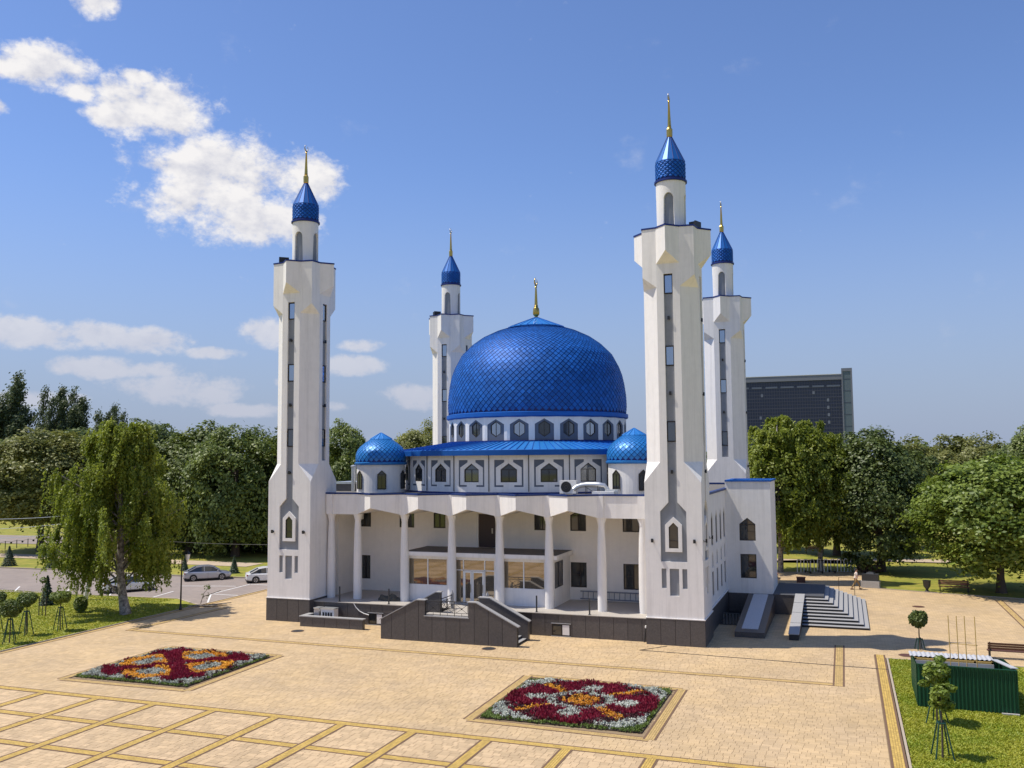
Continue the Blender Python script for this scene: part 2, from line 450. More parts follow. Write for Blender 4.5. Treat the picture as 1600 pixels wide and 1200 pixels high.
# ------------------------------------------------------------------ builders
class MB:
    def __init__(s):
        s.v, s.f = [], []

    def add(s, vs, fs):
        n = len(s.v)
        s.v.extend([tuple(x) for x in vs])
        s.f.extend([tuple(i + n for i in f) for f in fs])
        return s

    def box(s, x0, x1, y0, y1, z0, z1):
        return s.add([(x0, y0, z0), (x1, y0, z0), (x1, y1, z0), (x0, y1, z0), (x0, y0, z1), (x1, y0, z1), (x1, y1, z1), (x0, y1, z1)],
                     [(3, 2, 1, 0), (4, 5, 6, 7), (0, 1, 5, 4), (1, 2, 6, 5), (2, 3, 7, 6), (3, 0, 4, 7)])

    def obox(s, c, ax, ay, az):
        c, ax, ay, az = Vector(c), Vector(ax), Vector(ay), Vector(az)
        vs = [c - ax - ay - az, c + ax - ay - az, c + ax + ay - az, c - ax + ay - az, c - ax - ay + az, c + ax - ay + az, c + ax + ay + az, c - ax + ay + az]
        return s.add(vs, [(3, 2, 1, 0), (4, 5, 6, 7), (0, 1, 5, 4), (1, 2, 6, 5), (2, 3, 7, 6), (3, 0, 4, 7)])

    def prism(s, poly, z0, z1):
        n = len(poly)
        vs = [(x, y, z0) for x, y in poly] + [(x, y, z1) for x, y in poly]
        s.add(vs, [tuple(reversed(range(n))), tuple(range(n, 2 * n))] + [(i, (i + 1) % n, n + (i + 1) % n, n + i) for i in range(n)])
        return s

    def slab(s, fr, poly, d0, d1):
        """polygon in frame coordinates, extruded from depth d0 to d1 along the frame normal (d1 > d0 = outward)"""
        n = len(poly)
        vs = [fr(a, b, d0) for a, b in poly] + [fr(a, b, d1) for a, b in poly]
        return s.add(vs, [tuple(reversed(range(n))), tuple(range(n, 2 * n))] + [(i, (i + 1) % n, n + (i + 1) % n, n + i) for i in range(n)])

    def ring(s, fr, outer, inner, d0, d1):
        n = len(outer)
        vs = [fr(a, b, d1) for a, b in outer] + [fr(a, b, d1) for a, b in inner] + [fr(a, b, d0) for a, b in inner] + [fr(a, b, d0) for a, b in outer]
        fs = []
        for i in range(n):
            j = (i + 1) % n
            fs += [(i, j, n + j, n + i), (n + i, n + j, 2 * n + j, 2 * n + i), (j, i, 3 * n + i, 3 * n + j)]
        return s.add(vs, fs)

    def wall(s, fr, outer, holes=(), depth=.15):
        loops = [outer] + list(holes)
        flat = [p for l in loops for p in l]
        tris = tessellate_polygon([[Vector((a, b, 0)) for a, b in l] for l in loops])
        fs = []
        for t in tris:
            a, b, c = (Vector(flat[i]) for i in t)
            cr = (b - a).x * (c - a).y - (b - a).y * (c - a).x
            fs.append(t if cr > 0 else t[::-1])
        s.add([fr(a, b, 0) for a, b in flat], fs)
        for h in holes:
            n = len(h)
            area = sum(h[i][0] * h[(i + 1) % n][1] - h[(i + 1) % n][0] * h[i][1] for i in range(n))
            hh = h if area > 0 else h[::-1]
            vs = [fr(a, b, 0) for a, b in hh] + [fr(a, b, -depth) for a, b in hh]
            s.add(vs, [(i, (i + 1) % n, n + (i + 1) % n, n + i)[::-1] for i in range(n)])
        return s

    def lathe(s, prof, n=32, c=(0, 0), cap=True, a0=0.0):
        vs, fs = [], []
        for r, z in prof:
            for k in range(n):
                a = a0 + 2 * PI * k / n
                vs.append((c[0] + r * math.cos(a), c[1] + r * math.sin(a), z))
        for i in range(len(prof) - 1):
            for k in range(n):
                k2 = (k + 1) % n
                fs.append((i * n + k, i * n + k2, (i + 1) * n + k2, (i + 1) * n + k))
        if cap:
            fs.append(tuple(reversed(range(n))))
            fs.append(tuple(range((len(prof) - 1) * n, len(prof) * n)))
        return s.add(vs, fs)

    def tube(s, pts, rs, n=8, cap=True):
        pts = [Vector(p) for p in pts]
        if not hasattr(rs, '__len__'):
            rs = [rs] * len(pts)
        vs, fs = [], []
        up = None
        for i, p in enumerate(pts):
            t = (pts[min(i + 1, len(pts) - 1)] - pts[max(i - 1, 0)]).normalized()
            ref = Vector((0, 0, 1)) if abs(t.z) < .9 else Vector((1, 0, 0))
            if up is None:
                up = ref
            x = t.cross(up)
            if x.length < 1e-4:
                x = t.cross(ref)
            x.normalize()
            y = x.cross(t).normalized()
            up = y
            for k in range(n):
                a = 2 * PI * k / n
                vs.append(p + (x * math.cos(a) + y * math.sin(a)) * rs[i])
        for i in range(len(pts) - 1):
            for k in range(n):
                k2 = (k + 1) % n
                fs.append((i * n + k, i * n + k2, (i + 1) * n + k2, (i + 1) * n + k))
        if cap:
            fs.append(tuple(reversed(range(n))))
            fs.append(tuple(range((len(pts) - 1) * n, len(pts) * n)))
        return s.add(vs, fs)

    def mesh(s, name, m, smooth=None):
        me = bpy.data.meshes.new(name)
        me.from_pydata(s.v, [], s.f)
        me.materials.append(MT[m] if isinstance(m, str) else m)
        if smooth:
            me.shade_smooth()
            me.set_sharp_from_angle(angle=math.radians(smooth))
        me.update()
        return me

    def build(s, name, m, parent=None, smooth=None, **kw):
        return link(name, s.mesh(name, m, smooth), parent, **kw)


def link(name, me, parent=None, loc=None, rz=None, label=None, cat=None, group=None, kind=None):
    o = bpy.data.objects.new(name, me)
    COL.objects.link(o)
    if parent is not None:
        o.parent = parent
    if loc is not None:
        o.location = loc
    if rz is not None:
        o.rotation_euler = (0, 0, rz)
    tag(o, label, cat, group, kind)
    return o


def tag(o, label=None, cat=None, group=None, kind=None):
    if label:
        o['label'] = label
    if cat:
        o['category'] = cat
    if group:
        o['group'] = group
    if kind:
        o['kind'] = kind
    return o


def thing(name, label, cat, loc=(0, 0, 0), rz=0.0, group=None):
    return link(name, None, None, loc, rz, label, cat, group)


def copy_tree(o, parent=None):
    c = o.copy()
    COL.objects.link(c)
    c.parent = parent
    for ch in CH.get(o.name, [x for x in o.children]):
        copy_tree(ch, c)
    return c


CH = {}


def frame(o, u, v=(0, 0, 1)):
    o, u, v = Vector(o), Vector(u).normalized(), Vector(v).normalized()
    n = u.cross(v)
    return lambda a, b, d=0.0: o + u * a + v * b + n * d


def inset(poly, d):
    """inward offset of a convex counter-clockwise polygon"""
    n = len(poly)
    out = []
    for i in range(n):
        p0, p1, p2 = Vector(poly[i - 1]), Vector(poly[i]), Vector(poly[(i + 1) % n])
        e1, e2 = (p1 - p0).normalized(), (p2 - p1).normalized()
        n1, n2 = Vector((-e1.y, e1.x)), Vector((-e2.y, e2.x))
        b = (n1 + n2)
        b = b / max(b.dot(n1), .2)
        out.append(tuple(p1 + b * d))
    return out


def rect(x0, x1, z0, z1):
    return [(x0, z0), (x1, z0), (x1, z1), (x0, z1)]


def pointed(cx, hw, z0, zs, zt):
    return [(cx - hw, z0), (cx + hw, z0), (cx + hw, zs), (cx, zt), (cx - hw, zs)]


def window(fr, poly, parent, depth=.12, fw=.07, bars=(), fm='frame', gm='glass', name='window', th=.06):
    """frame ring (+ bars as (x0, x1, z0, z1)) as the window, its glass as a sub-part"""
    b = MB()
    b.ring(fr, poly, inset(poly, fw), -depth, -depth + th)
    for (x0, x1, z0, z1) in bars:
        b.slab(fr, rect(x0, x1, z0, z1), -depth, -depth + th - .004)
    w = b.build(name, fm, parent)
    g = MB().slab(fr, inset(poly, fw * .5), -depth - .002, -depth + .018)
    g.build('pane', gm, w)
    return w


R = random.Random(11)
RNG = np.random.default_rng(7)


def np_mesh(name, V, nper, m):
    """mesh of separate polygons, nper vertices each, from an (n*nper, 3) array"""
    V = np.asarray(V, dtype=np.float32).reshape(-1, 3)
    nv = len(V)
    nf = nv // nper
    me = bpy.data.meshes.new(name)
    me.vertices.add(nv)
    me.vertices.foreach_set('co', V.ravel())
    me.loops.add(nv)
    me.loops.foreach_set('vertex_index', np.arange(nv, dtype=np.int32))
    me.polygons.add(nf)
    me.polygons.foreach_set('loop_start', np.arange(0, nv, nper, dtype=np.int32))
    me.polygons.foreach_set('loop_total', np.full(nf, nper, dtype=np.int32))
    me.materials.append(MT[m] if isinstance(m, str) else m)
    me.update(calc_edges=True)
    me.validate()
    return me


# ================================================================== ground
MB().box(-900, 900, -500, 1500, -.40, -.13).build('ground', 'farlawn', kind='structure')

# plaza: bedding sheet, then pavers
pl = MB()
pl.add([(-26.4, -150, -.02), (27.0, -150, -.02), (27.0, -1.6, -.02), (62, -1.6, -.02), (62, 20.5, -.02), (39.3, 25.9, -.02), (33.5, 27.2, -.02), (28.0, 28.9, -.02),
        (27.4, 31.3, -.02), (27.2, 41.6, -.02), (18, 39.0, -.02), (-26.4, 39, -.02)], [tuple(range(12))])
plaza = pl.build('plaza', 'sand', kind='structure')


def in_poly(x, y, poly):
    c = False
    n = len(poly)
    for i in range(n):
        x0, y0 = poly[i]
        x1, y1 = poly[i - 1]
        if (y0 > y) != (y1 > y) and x < (x1 - x0) * (y - y0) / (y1 - y0) + x0:
            c = not c
    return c


BED_A = [(-16.95, -21.72), (-7.75, -21.60), (-7.95, -12.10), (-17.15, -12.05)]
BED_IN = lambda q: [tuple(Vector(p) * .91 + Vector((sum(a[0] for a in q) / 4, sum(a[1] for a in q) / 4)) * .09) for p in q]
BED_B = [(8.05, -21.85), (17.30, -22.22), (17.25, -12.62), (7.95, -12.25)]


BED_A2, BED_B2 = BED_IN(BED_A), BED_IN(BED_B)


def paver_verts(cx, cy, lx, ly, z=0.0, c=.010, h=.05):
    a, b = lx / 2, ly / 2
    return [(cx - a, cy - b, z - h), (cx + a, cy - b, z - h), (cx + a, cy + b, z - h), (cx - a, cy + b, z - h),
            (cx - a, cy - b, z - c * .6), (cx + a, cy - b, z - c * .6), (cx + a, cy + b, z - c * .6), (cx - a, cy + b, z - c * .6),
            (cx - a + c, cy - b + c, z), (cx + a - c, cy - b + c, z), (cx + a - c, cy + b - c, z), (cx - a + c, cy + b - c, z)]


PF = [(0, 1, 5, 4), (1, 2, 6, 5), (2, 3, 7, 6), (3, 0, 4, 7), (4, 5, 9, 8), (5, 6, 10, 9), (6, 7, 11, 10), (7, 4, 8, 11), (8, 9, 10, 11)]


def paver_mb(cx, cy, lx, ly, z=0.0):
    return MB().add(paver_verts(cx, cy, lx, ly, z), PF)


def view_xy(x, y, z=0.0):
    d = Vector((x, y, z)) - CAM
    w = d.dot(_f)
    return (d.dot(_r) / w * FPX / 800, d.dot(_u) / w * FPX / 600, w)


GX0, GS = -0.57, 3.635          # yellow grid of the near plaza
GY = [-23.9, -27.5, -31.1, -34.7, -38.3]
stones = {'paver': [], 'paver_pink': []}
ROW = .30
y = -44.0
while y < -1.0:
    x = -26.3 - R.random() * .5
    while x < 26.60:
        L = R.choice((.36, .36, .48, .48, .24))
        if x + L > 26.60:
            L = round(26.72 - x, 3)
        cx, cy = x + L / 2, y + ROW / 2
        if cx - L / 2 > -26.4 and cx + L / 2 < 26.95:
            vx, vy, w = view_xy(cx, cy)
            if abs(vx) < 1.5 and vy > -1.6:
                if not (in_poly(cx, cy, BED_A2) or in_poly(cx, cy, BED_B2)):
                    key = 'paver_pink' if cy < GY[0] else 'paver'
                    stones[key].append((w if (abs(vx) < .99 and vy > -.985) else 1e6, cx, cy, L))
        x += L
    y += ROW
singles = sorted([s + (k,) for k in stones for s in stones[k]])[:300]
ids = set((round(s[1], 4), round(s[2], 4)) for s in singles)
pm = {}
for w, cx, cy, L, k in singles:
    if (L, k) not in pm:
        pm[(L, k)] = paver_mb(0, 0, L - .011, ROW - .011).mesh('paver', k)
    link('paver', pm[(L, k)], plaza, (cx, cy, R.uniform(-.004, .002)))
for k in stones:
    b = MB()
    for w, cx, cy, L in stones[k]:
        if (round(cx, 4), round(cy, 4)) in ids:
            continue
        b.add(paver_verts(cx, cy, L - .011, ROW - .011, R.uniform(-.004, .002)), PF)
    b.build('paver_field', k, plaza, kind='stuff')

# the rest of the plaza, too far away or too oblique to tell the stones apart: brick bond in the material
def brick_mat():
    m = mat('plaza_paving_bond', (.52, .370, .196), .85, var=.09, scale=.35, blotch=.10, col2=(.48, .348, .200))
    N, L = m.node_tree.nodes, m.node_tree.links
    b = N['Principled BSDF']
    src = b.inputs['Base Color'].links[0].from_socket
    geo = N.new('ShaderNodeNewGeometry')
    br = N.new('ShaderNodeTexBrick')
    br.inputs['Scale'].default_value = 1.0
    br.inputs['Brick Width'].default_value = .42
    br.inputs['Row Height'].default_value = .30
    br.inputs['Mortar Size'].default_value = .012
    br.inputs['Color1'].default_value = (.9, .9, .9, 1)
    br.inputs['Color2'].default_value = (1.1, 1.1, 1.1, 1)
    br.inputs['Mortar'].default_value = (.72, .72, .72, 1)
    L.new(geo.outputs['Position'], br.inputs['Vector'])
    mx = N.new('ShaderNodeMix')
    mx.data_type = 'RGBA'
    mx.blend_type = 'MULTIPLY'
    mx.inputs[0].default_value = 1.0
    L.new(src, mx.inputs[6])
    L.new(br.outputs['Color'], mx.inputs[7])
    L.new(mx.outputs[2], b.inputs['Base Color'])
    return m


MT['plaza_far'] = brick_mat()
fp = MB()
fp.add([(-26.4, -1.0, -.004), (27.0, -1.0, -.004), (27.0, -1.6, -.004), (62, -1.6, -.004), (62, 20.5, -.004), (39.3, 25.9, -.004), (33.5, 27.2, -.004), (28.0, 28.9, -.004),
        (27.4, 31.3, -.004), (27.2, 41.6, -.004), (18, 39.0, -.004), (-26.4, 39, -.004)], [tuple(range(12))])
fp.build('plaza_paving_far', 'plaza_far', plaza, kind='stuff')
MB().box(-26.45, 27.1, -150, -44.05, -.12, -.004).build('plaza_paving_far', 'plaza_far', plaza, kind='stuff')


def band(p0, p1, width, z, rows=4, m='yellow', brick=.30, edge=True, e=.10):
    """strip of small clay bricks laid lengthwise between two brown edging rows"""
    p0, p1 = Vector((*p0, 0)), Vector((*p1, 0))
    d = (p1 - p0)
    Ln = d.length
    d.normalize()
    nrm = Vector((-d.y, d.x, 0))
    b, be = MB(), MB()
    rw = (width - 2 * e) / rows
    for r in range(rows):
        off = -width / 2 + e + rw * (r + .5)
        s = -R.random() * brick
        while s < Ln:
            a0, a1 = max(s, 0) + .006, min(s + brick, Ln) - .006
            if a1 - a0 > .02:
                c = p0 + d * ((a0 + a1) / 2) + nrm * off
                c.z = z - .02
                b.obox(c, d * ((a1 - a0) / 2), nrm * (rw / 2 - .006), Vector((0, 0, .02)))
            s += brick
    o = b.build('yellow_band', m, plaza, kind='stuff')
    if edge:
        for sgn in (-1, 1):
            c = p0 + d * (Ln / 2) + nrm * sgn * (width / 2 - e / 2)
            c.z = z - .021
            be.obox(c, d * (Ln / 2), nrm * (e / 2 - .003), Vector((0, 0, .02)))
        c = p0 + d * (Ln / 2)
        c.z = z - .031
        be.obox(c, d * (Ln / 2), nrm * (width / 2 - .01), Vector((0, 0, .02)))
        be.build('brown_edging', 'brown', o)


def gy(x, i):
    return GY[i] - .012 * max(x, 0)


for i in range(len(GY)):
    band((-26.3, gy(-26.3, i)), (0, gy(0, i)), .60, .006 + .0006 * i)
    band((0, gy(0, i)), (26.5, gy(26.5, i)), .60, .006 + .0006 * i)
for k in range(-7, 8):
    x = GX0 + GS * k
    if -26 < x < 26.3:
        band((x, -44), (x, gy(x, 0) - .24), .60, .013)
# frame band around the mosque forecourt
band((-24.0, -8.35), (24.9, -9.35), .62, .006, rows=3, m='yellow_pale')
band((24.72, -9.65), (24.72, 1.45), .62, .012, rows=4, m='yellow_pale')
band((-23.75, -8.5), (-23.4, 2.0), .62, .012, rows=4, m='yellow_pale')
band((27.05, -26), (27.05, -.75), .62, .008, rows=4, m='yellow')
band((37.2, 24.6), (37.2, 4), .62, .006, rows=4, m='yellow_pale')
band((-26.05, -30), (-26.05, 12), .55, .008, rows=3, m='yellow_pale')
for q in (BED_A, BED_B):
    c = Vector((sum(p[0] for p in q) / 4, sum(p[1] for p in q) / 4))
    ins = [tuple(Vector(p) + (c - Vector(p)).normalized() * .42) for p in q]
    for i in range(4):
        band(ins[i], ins[(i + 1) % 4], .60, .008 + .004 * (i % 2), rows=4, m='yellow_pale')
# narrow drain slot running from the downpipe across the paving
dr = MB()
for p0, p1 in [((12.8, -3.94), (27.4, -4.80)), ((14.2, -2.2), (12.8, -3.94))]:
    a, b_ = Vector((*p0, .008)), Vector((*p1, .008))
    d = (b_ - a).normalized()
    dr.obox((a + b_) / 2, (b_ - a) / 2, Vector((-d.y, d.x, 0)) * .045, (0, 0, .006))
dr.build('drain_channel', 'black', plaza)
# manholes
for i, (x, y, lb) in enumerate([(-11.82, -5.0, 'dark round manhole cover in front of the low granite wall'), (3.46, -6.45, 'dark round manhole cover in front of the entrance staircase'),
                                (30.65, 19.18, 'rusty round manhole cover out on the open paving behind the trimmed tree'), (28.6, -.45, 'rusty round manhole cover at the corner of the right lawn')]):
    t = thing('manhole_cover', lb, 'manhole', (x, y, 0), 0, 'manhole covers in the paving')
    MB().lathe([(.40, .004), (.40, .022), (.33, .026)], 24).build('lid', 'wood_dark' if i > 1 else 'dark_metal', t)
    MB().lathe([(.47, .002), (.47, .016), (.41, .018)], 24).build('rim', 'brown', t)

# lawns and kerbs
MB().add([(-75, -150, -.012), (-26.62, -150, -.012), (-26.62, 2.6, -.012), (-30.6, 4.9, -.012), (-42.6, 4.1, -.012), (-75, 1.2, -.012)], [(0, 1, 2, 3, 4, 5)]).build('lawn', 'lawn', kind='structure')
MB().add([(27.50, -150, -.012), (80, -150, -.012), (80, -1.75, -.012), (27.62, -1.75, -.012)], [(0, 1, 2, 3)]).build('lawn', 'lawn', kind='structure')
MB().add([(27.55, 31.3, -.012), (28.1, 29.05, -.012), (33.5, 27.35, -.012), (39.3, 26.05, -.012), (62, 20.7, -.012), (120, 20.7, -.012), (120, 51.5, -.012), (27.3, 51.5, -.012)],
         [tuple(range(8))]).build('lawn', 'farlawn', kind='structure')
MB().add([(14, 52, -.05), (120, 52, -.05), (120, 56.5, -.05), (30, 56.0, -.05), (14, 48.4, -.05)], [(0, 1, 2, 3, 4)]).build('path', 'path', kind='structure')
MB().box(27.40, 27.50, -30, -1.75, -.1, .02).build('lawn_kerb', 'kerb', kind='structure')
MB().box(27.40, 62, -1.75, -1.65, -.1, .02).build('lawn_kerb', 'kerb', kind='structure')
MB().box(-26.60, -26.50, -60, 2.6, -.1, .02).build('lawn_kerb', 'kerb', kind='structure')
k = MB()
pts = [(28.05, 28.97), (33.5, 27.27), (39.3, 25.97), (62, 20.6)]
for a, b_ in zip(pts[:-1], pts[1:]):
    A, B = Vector((*a, 0)), Vector((*b_, 0))
    d = (B - A).normalized()
    k.obox((A + B) / 2, (B - A) / 2, Vector((-d.y, d.x, 0)) * .06, (0, 0, .05))
k.build('lawn_kerb', 'kerb', kind='structure')

# car park and road on the left
MB().add([(-140, 4.2, -.10), (-42.6, 4.15, -.10), (-30.6, 4.95, -.10), (-26.5, 2.6, -.10), (-26.5, 19.6, -.10), (-41.7, 18.2, -.10), (-58, 18.6, -.10), (-140, 16.4, -.10)],
         [tuple(range(8))]).build('car_park', 'asphalt', kind='structure')
k = MB()
for a, b_ in [((-140, 16.45), (-58, 18.65)), ((-58, 18.65), (-41.7, 18.25)), ((-41.7, 18.25), (-26.5, 19.65)), ((-75, 1.9), (-42.6, 4.1)), ((-42.6, 4.1), (-30.6, 4.9)), ((-30.6, 4.9), (-26.6, 2.6)),
               ((-26.45, 2.6), (-26.45, 19.6))]:
    A, B = Vector((*a, -.03)), Vector((*b_, -.03))
    d = (B - A).normalized()
    k.obox((A + B) / 2, (B - A) / 2, Vector((-d.y, d.x, 0)) * .09, (0, 0, .06))
k.build('road_kerb', 'kerb', kind='structure')
pk = MB()
for a, b_ in [((-26.9, 4.2), (-30.0, 8.6)), ((-30.0, 8.6), (-30.5, 15.2)), ((-27.0, 8.6), (-30.0, 8.6)), ((-30.5, 15.2), (-27, 15.2)), ((-48.9, 3.9), (-51.8, 7.2)), ((-43.6, 4.6), (-46.2, 8.4)), ((-38.5, 5.0), (-41.2, 8.8)),
               ((-33.8, 5.2), (-34.6, 9.0)), ((-36.5, 12.2), (-31, 13.6))]:
    A, B = Vector((*a, -.092)), Vector((*b_, -.092))
    d = (B - A).normalized()
    pk.obox((A + B) / 2, (B - A) / 2, Vector((-d.y, d.x, 0)) * .07, (0, 0, .004))
pk.build('parking_lines', 'roadpaint', kind='structure')
MB().add([(-160, 26.0, -.09), (-60, 27.5, -.09), (-40, 27.5, -.09), (-40, 31, -.09), (-70, 31.2, -.09), (-160, 29.5, -.09)], [tuple(range(6))]).build('path', 'path', kind='structure')
MB().add([(-200, 38, -.09), (-60, 44, -.09), (-60, 55, -.09), (-200, 52, -.09)], [(0, 1, 2, 3)]).build('road', 'asphalt', kind='structure')


def blades(name, n, fx, h=(.05, .11), w=.035):
    P = np.array([fx() for _ in range(n)])
    a = RNG.uniform(0, 2 * PI, n)
    hh = RNG.uniform(*h, n)
    lean = RNG.uniform(-.11, .11, (n, 2))
    dx, dy = np.cos(a) * w, np.sin(a) * w
    V = np.zeros((n, 3, 3))
    V[:, 0] = np.stack([P[:, 0] - dx, P[:, 1] - dy, np.full(n, -.012)], 1)
    V[:, 1] = np.stack([P[:, 0] + dx, P[:, 1] + dy, np.full(n, -.012)], 1)
    V[:, 2] = np.stack([P[:, 0] + lean[:, 0], P[:, 1] + lean[:, 1], hh], 1)
    link(name, np_mesh(name, V, 3, 'blade'), kind='stuff', label='short mown grass of the lawn', cat='grass')


def near_patch(x0, x1, y0, y1):
    return lambda: (R.uniform(x0, x1), R.uniform(y0, y1))


blades('grass', 60000, near_patch(27.55, 34.5, -24, -1.8), (.03, .075), .05)


def leftlawn():
    while True:
        x, y = R.uniform(-54, -26.65), R.uniform(-30, 4.4)
        if x < -30.6 or y < 2.4:
            return (x, y)


blades('grass', 85000, leftlawn, (.03, .075), .055)

# ================================================================== flower beds
def bed_color(u, v, kind):
    """u, v in -1..1 over the bed"""
    r, a = math.hypot(u, v), math.atan2(v, u)
    if kind == 'A':
        d1, d2 = abs(u - v) / 1.414, abs(u + v) / 1.414
        if r < .15 or min(d1, d2) < .085 + .07 * r:
            if r < 1.02:
                return 'fl_red'
        if r > .92 and min(d1, d2) < .55:
            if r < 1.08 and min(d1, d2) < .30:
                return 'fl_red'
            return 'fl_white'
        best = min(math.hypot((u - cx) / (.46 if cx == 0 else .36), (v - cy) / (.36 if cx == 0 else .46)) for cx, cy in ((.56, 0), (-.56, 0), (0, .56), (0, -.56)))
        if best < .55:
            return 'fl_white'
        if best < 1.0:
            return 'fl_orange'
        return 'fl_white' if r < .42 else 'fl_dark'
    if r < .24:
        return 'fl_orange'
    if r < .33:
        return 'fl_dark'
    if r < .46:
        return 'fl_white'
    d1, d2 = abs(u - v) / 1.414, abs(u + v) / 1.414
    if min(d1, d2) < .07 and r < .98:
        return 'fl_orange'
    if r > 1.02:
        return 'fl_white' if r < 1.24 else 'fl_green'
    best = min(math.hypot((u - cx), (v - cy)) for cx, cy in ((.62, 0), (-.62, 0), (0, .62), (0, -.62)))
    if best < .17:
        return 'fl_white'
    return 'fl_red' if best < .42 else 'fl_dark'


def flower_bed(q, kind, label):
    c = Vector((sum(p[0] for p in q) / 4, sum(p[1] for p in q) / 4, 0))
    t = thing('flower_bed', label, 'flower bed', c)
    hw = 4.62 - .74
    MB().prism([(-hw, -hw), (hw, -hw), (hw, hw), (-hw, hw)], -.05, .035).build('soil', 'soil', t)
    cells = {}
    step = .14
    n = int(2 * hw / step)
    for i in range(n):
        for j in range(n):
            x = -hw + step * (i + R.random())
            y = -hw + step * (j + R.random())
            u, v = x / (hw * .98), y / (hw * .98)
            u2, v2 = u + R.uniform(-.022, .022), v + R.uniform(-.022, .022)
            m = bed_color(u2, v2, kind)
            if max(abs(u), abs(v)) > .982:
                m = 'fl_green'
            q_ = R.random()
            if m in ('fl_white', 'fl_orange') and q_ < .24:
                m = 'fl_dark' if q_ < .13 else 'fl_green'
            elif m == 'fl_dark' and q_ < .22:
                m = 'fl_red' if q_ < .16 else 'fl_white'
            elif m == 'fl_red' and q_ < .12:
                m = 'fl_dark'
            cells.setdefault(m, []).append((x, y))
    H = {'fl_red': .27, 'fl_dark': .22, 'fl_orange': .24, 'fl_white': .22, 'fl_green': .13}
    NM = {'fl_red': 'crimson_flowers', 'fl_dark': 'purple_foliage', 'fl_orange': 'orange_flowers', 'fl_white': 'silver_foliage', 'fl_green': 'green_edging'}
    for m, pts in cells.items():
        h = H[m]
        V = []
        P = np.array(pts)
        npl = 17
        for k in range(npl):
            nn = len(P)
            ang = RNG.uniform(0, 2 * PI, nn)
            zc = h * RNG.uniform(.25, 1.0, nn) * (1 + .25 * np.sin(P[:, 0] * 3.1) * np.cos(P[:, 1] * 2.7))
            if m == 'fl_red':
                sx, up = .030, .085
            elif m == 'fl_orange':
                sx, up = .042, .03
            else:
                sx, up = .036, .045
            off = RNG.normal(0, .055, (nn, 2))
            tl = RNG.uniform(-1, 1, (nn, 2)) * .05
            cx, cy = P[:, 0] + off[:, 0], P[:, 1] + off[:, 1]
            dx, dy = np.cos(ang) * sx, np.sin(ang) * sx
            Q = np.zeros((nn, 4, 3))
            Q[:, 0] = np.stack([cx - dx, cy - dy, zc], 1)
            Q[:, 1] = np.stack([cx + tl[:, 0] - dy * .7, cy + tl[:, 1] + dx * .7, zc - up * .5], 1)
            Q[:, 2] = np.stack([cx + dx, cy + dy, zc + up * .2], 1)
            Q[:, 3] = np.stack([cx + tl[:, 0] * .3 + dy * .7, cy + tl[:, 1] * .3 - dx * .7, zc + up], 1)
            V.append(Q)
        link(NM[m], np_mesh(NM[m], np.concatenate(V), 4, m), t, kind='stuff')
    return t


flower_bed(BED_A, 'A', 'square flower bed with a crimson cross and orange and silver ovals')
flower_bed(BED_B, 'B', 'square flower bed with an orange round centre and four crimson lobes')
#@@PART2
# ================================================================== minarets
TA, TD = 14.723, 29.015
HW = 1.875
OV = HW * math.tan(PI / 8)                       # half edge of the octagonal shaft
DIRS = [(0, -1), (1, 0), (0, 1), (-1, 0)]        # outward normals of the four faces


def tface(k):
    n = Vector((*DIRS[k], 0))
    u = Vector((-n.y, n.x, 0))                   # u x z = n
    return frame(n * HW, u)


def granite_slabs(parent, fr, segs, z0, z1, th=.05, gap=.012, holes=()):
    """segs: list of (x0, x1); each slab is a part of its own"""
    for (a, b) in segs:
        if any(a < h[1] - .05 and b > h[0] + .05 for h in holes):
            for h in holes:
                if a < h[1] - .05 and b > h[0] + .05:
                    if h[3] < z1 - .04:
                        MB().slab(fr, rect(a + gap, b - gap, h[3] + .02, z1), 0, th).build('granite_slab', 'granite', parent)
                    if h[2] > z0 + .04:
                        MB().slab(fr, rect(a + gap, b - gap, z0, h[2] - .02), 0, th).build('granite_slab', 'granite', parent)
                    if a < h[0] - .06:
                        MB().slab(fr, rect(a + gap, h[0], h[2], h[3]), 0, th).build('granite_slab', 'granite', parent)
                    if b > h[1] + .06:
                        MB().slab(fr, rect(h[1], b - gap, h[2], h[3]), 0, th).build('granite_slab', 'granite', parent)
            continue
        MB().slab(fr, rect(a + gap, b - gap, z0, z1), 0, th).build('granite_slab', 'granite', parent)


def crescent_mb(c, r, t):
    """open crescent in the local yz plane, horns up"""
    b = MB()
    n = 18
    pts, rr = [], []
    for i in range(n + 1):
        a = math.radians(-250 + 320 * i / n) + math.radians(-20)
        pts.append((c[0], c[1] + r * math.cos(a), c[2] + r * math.sin(a)))
        rr.append(max(.012, t * math.sin(PI * i / n) ** .7))
    return b.tube(pts, rr, 6)


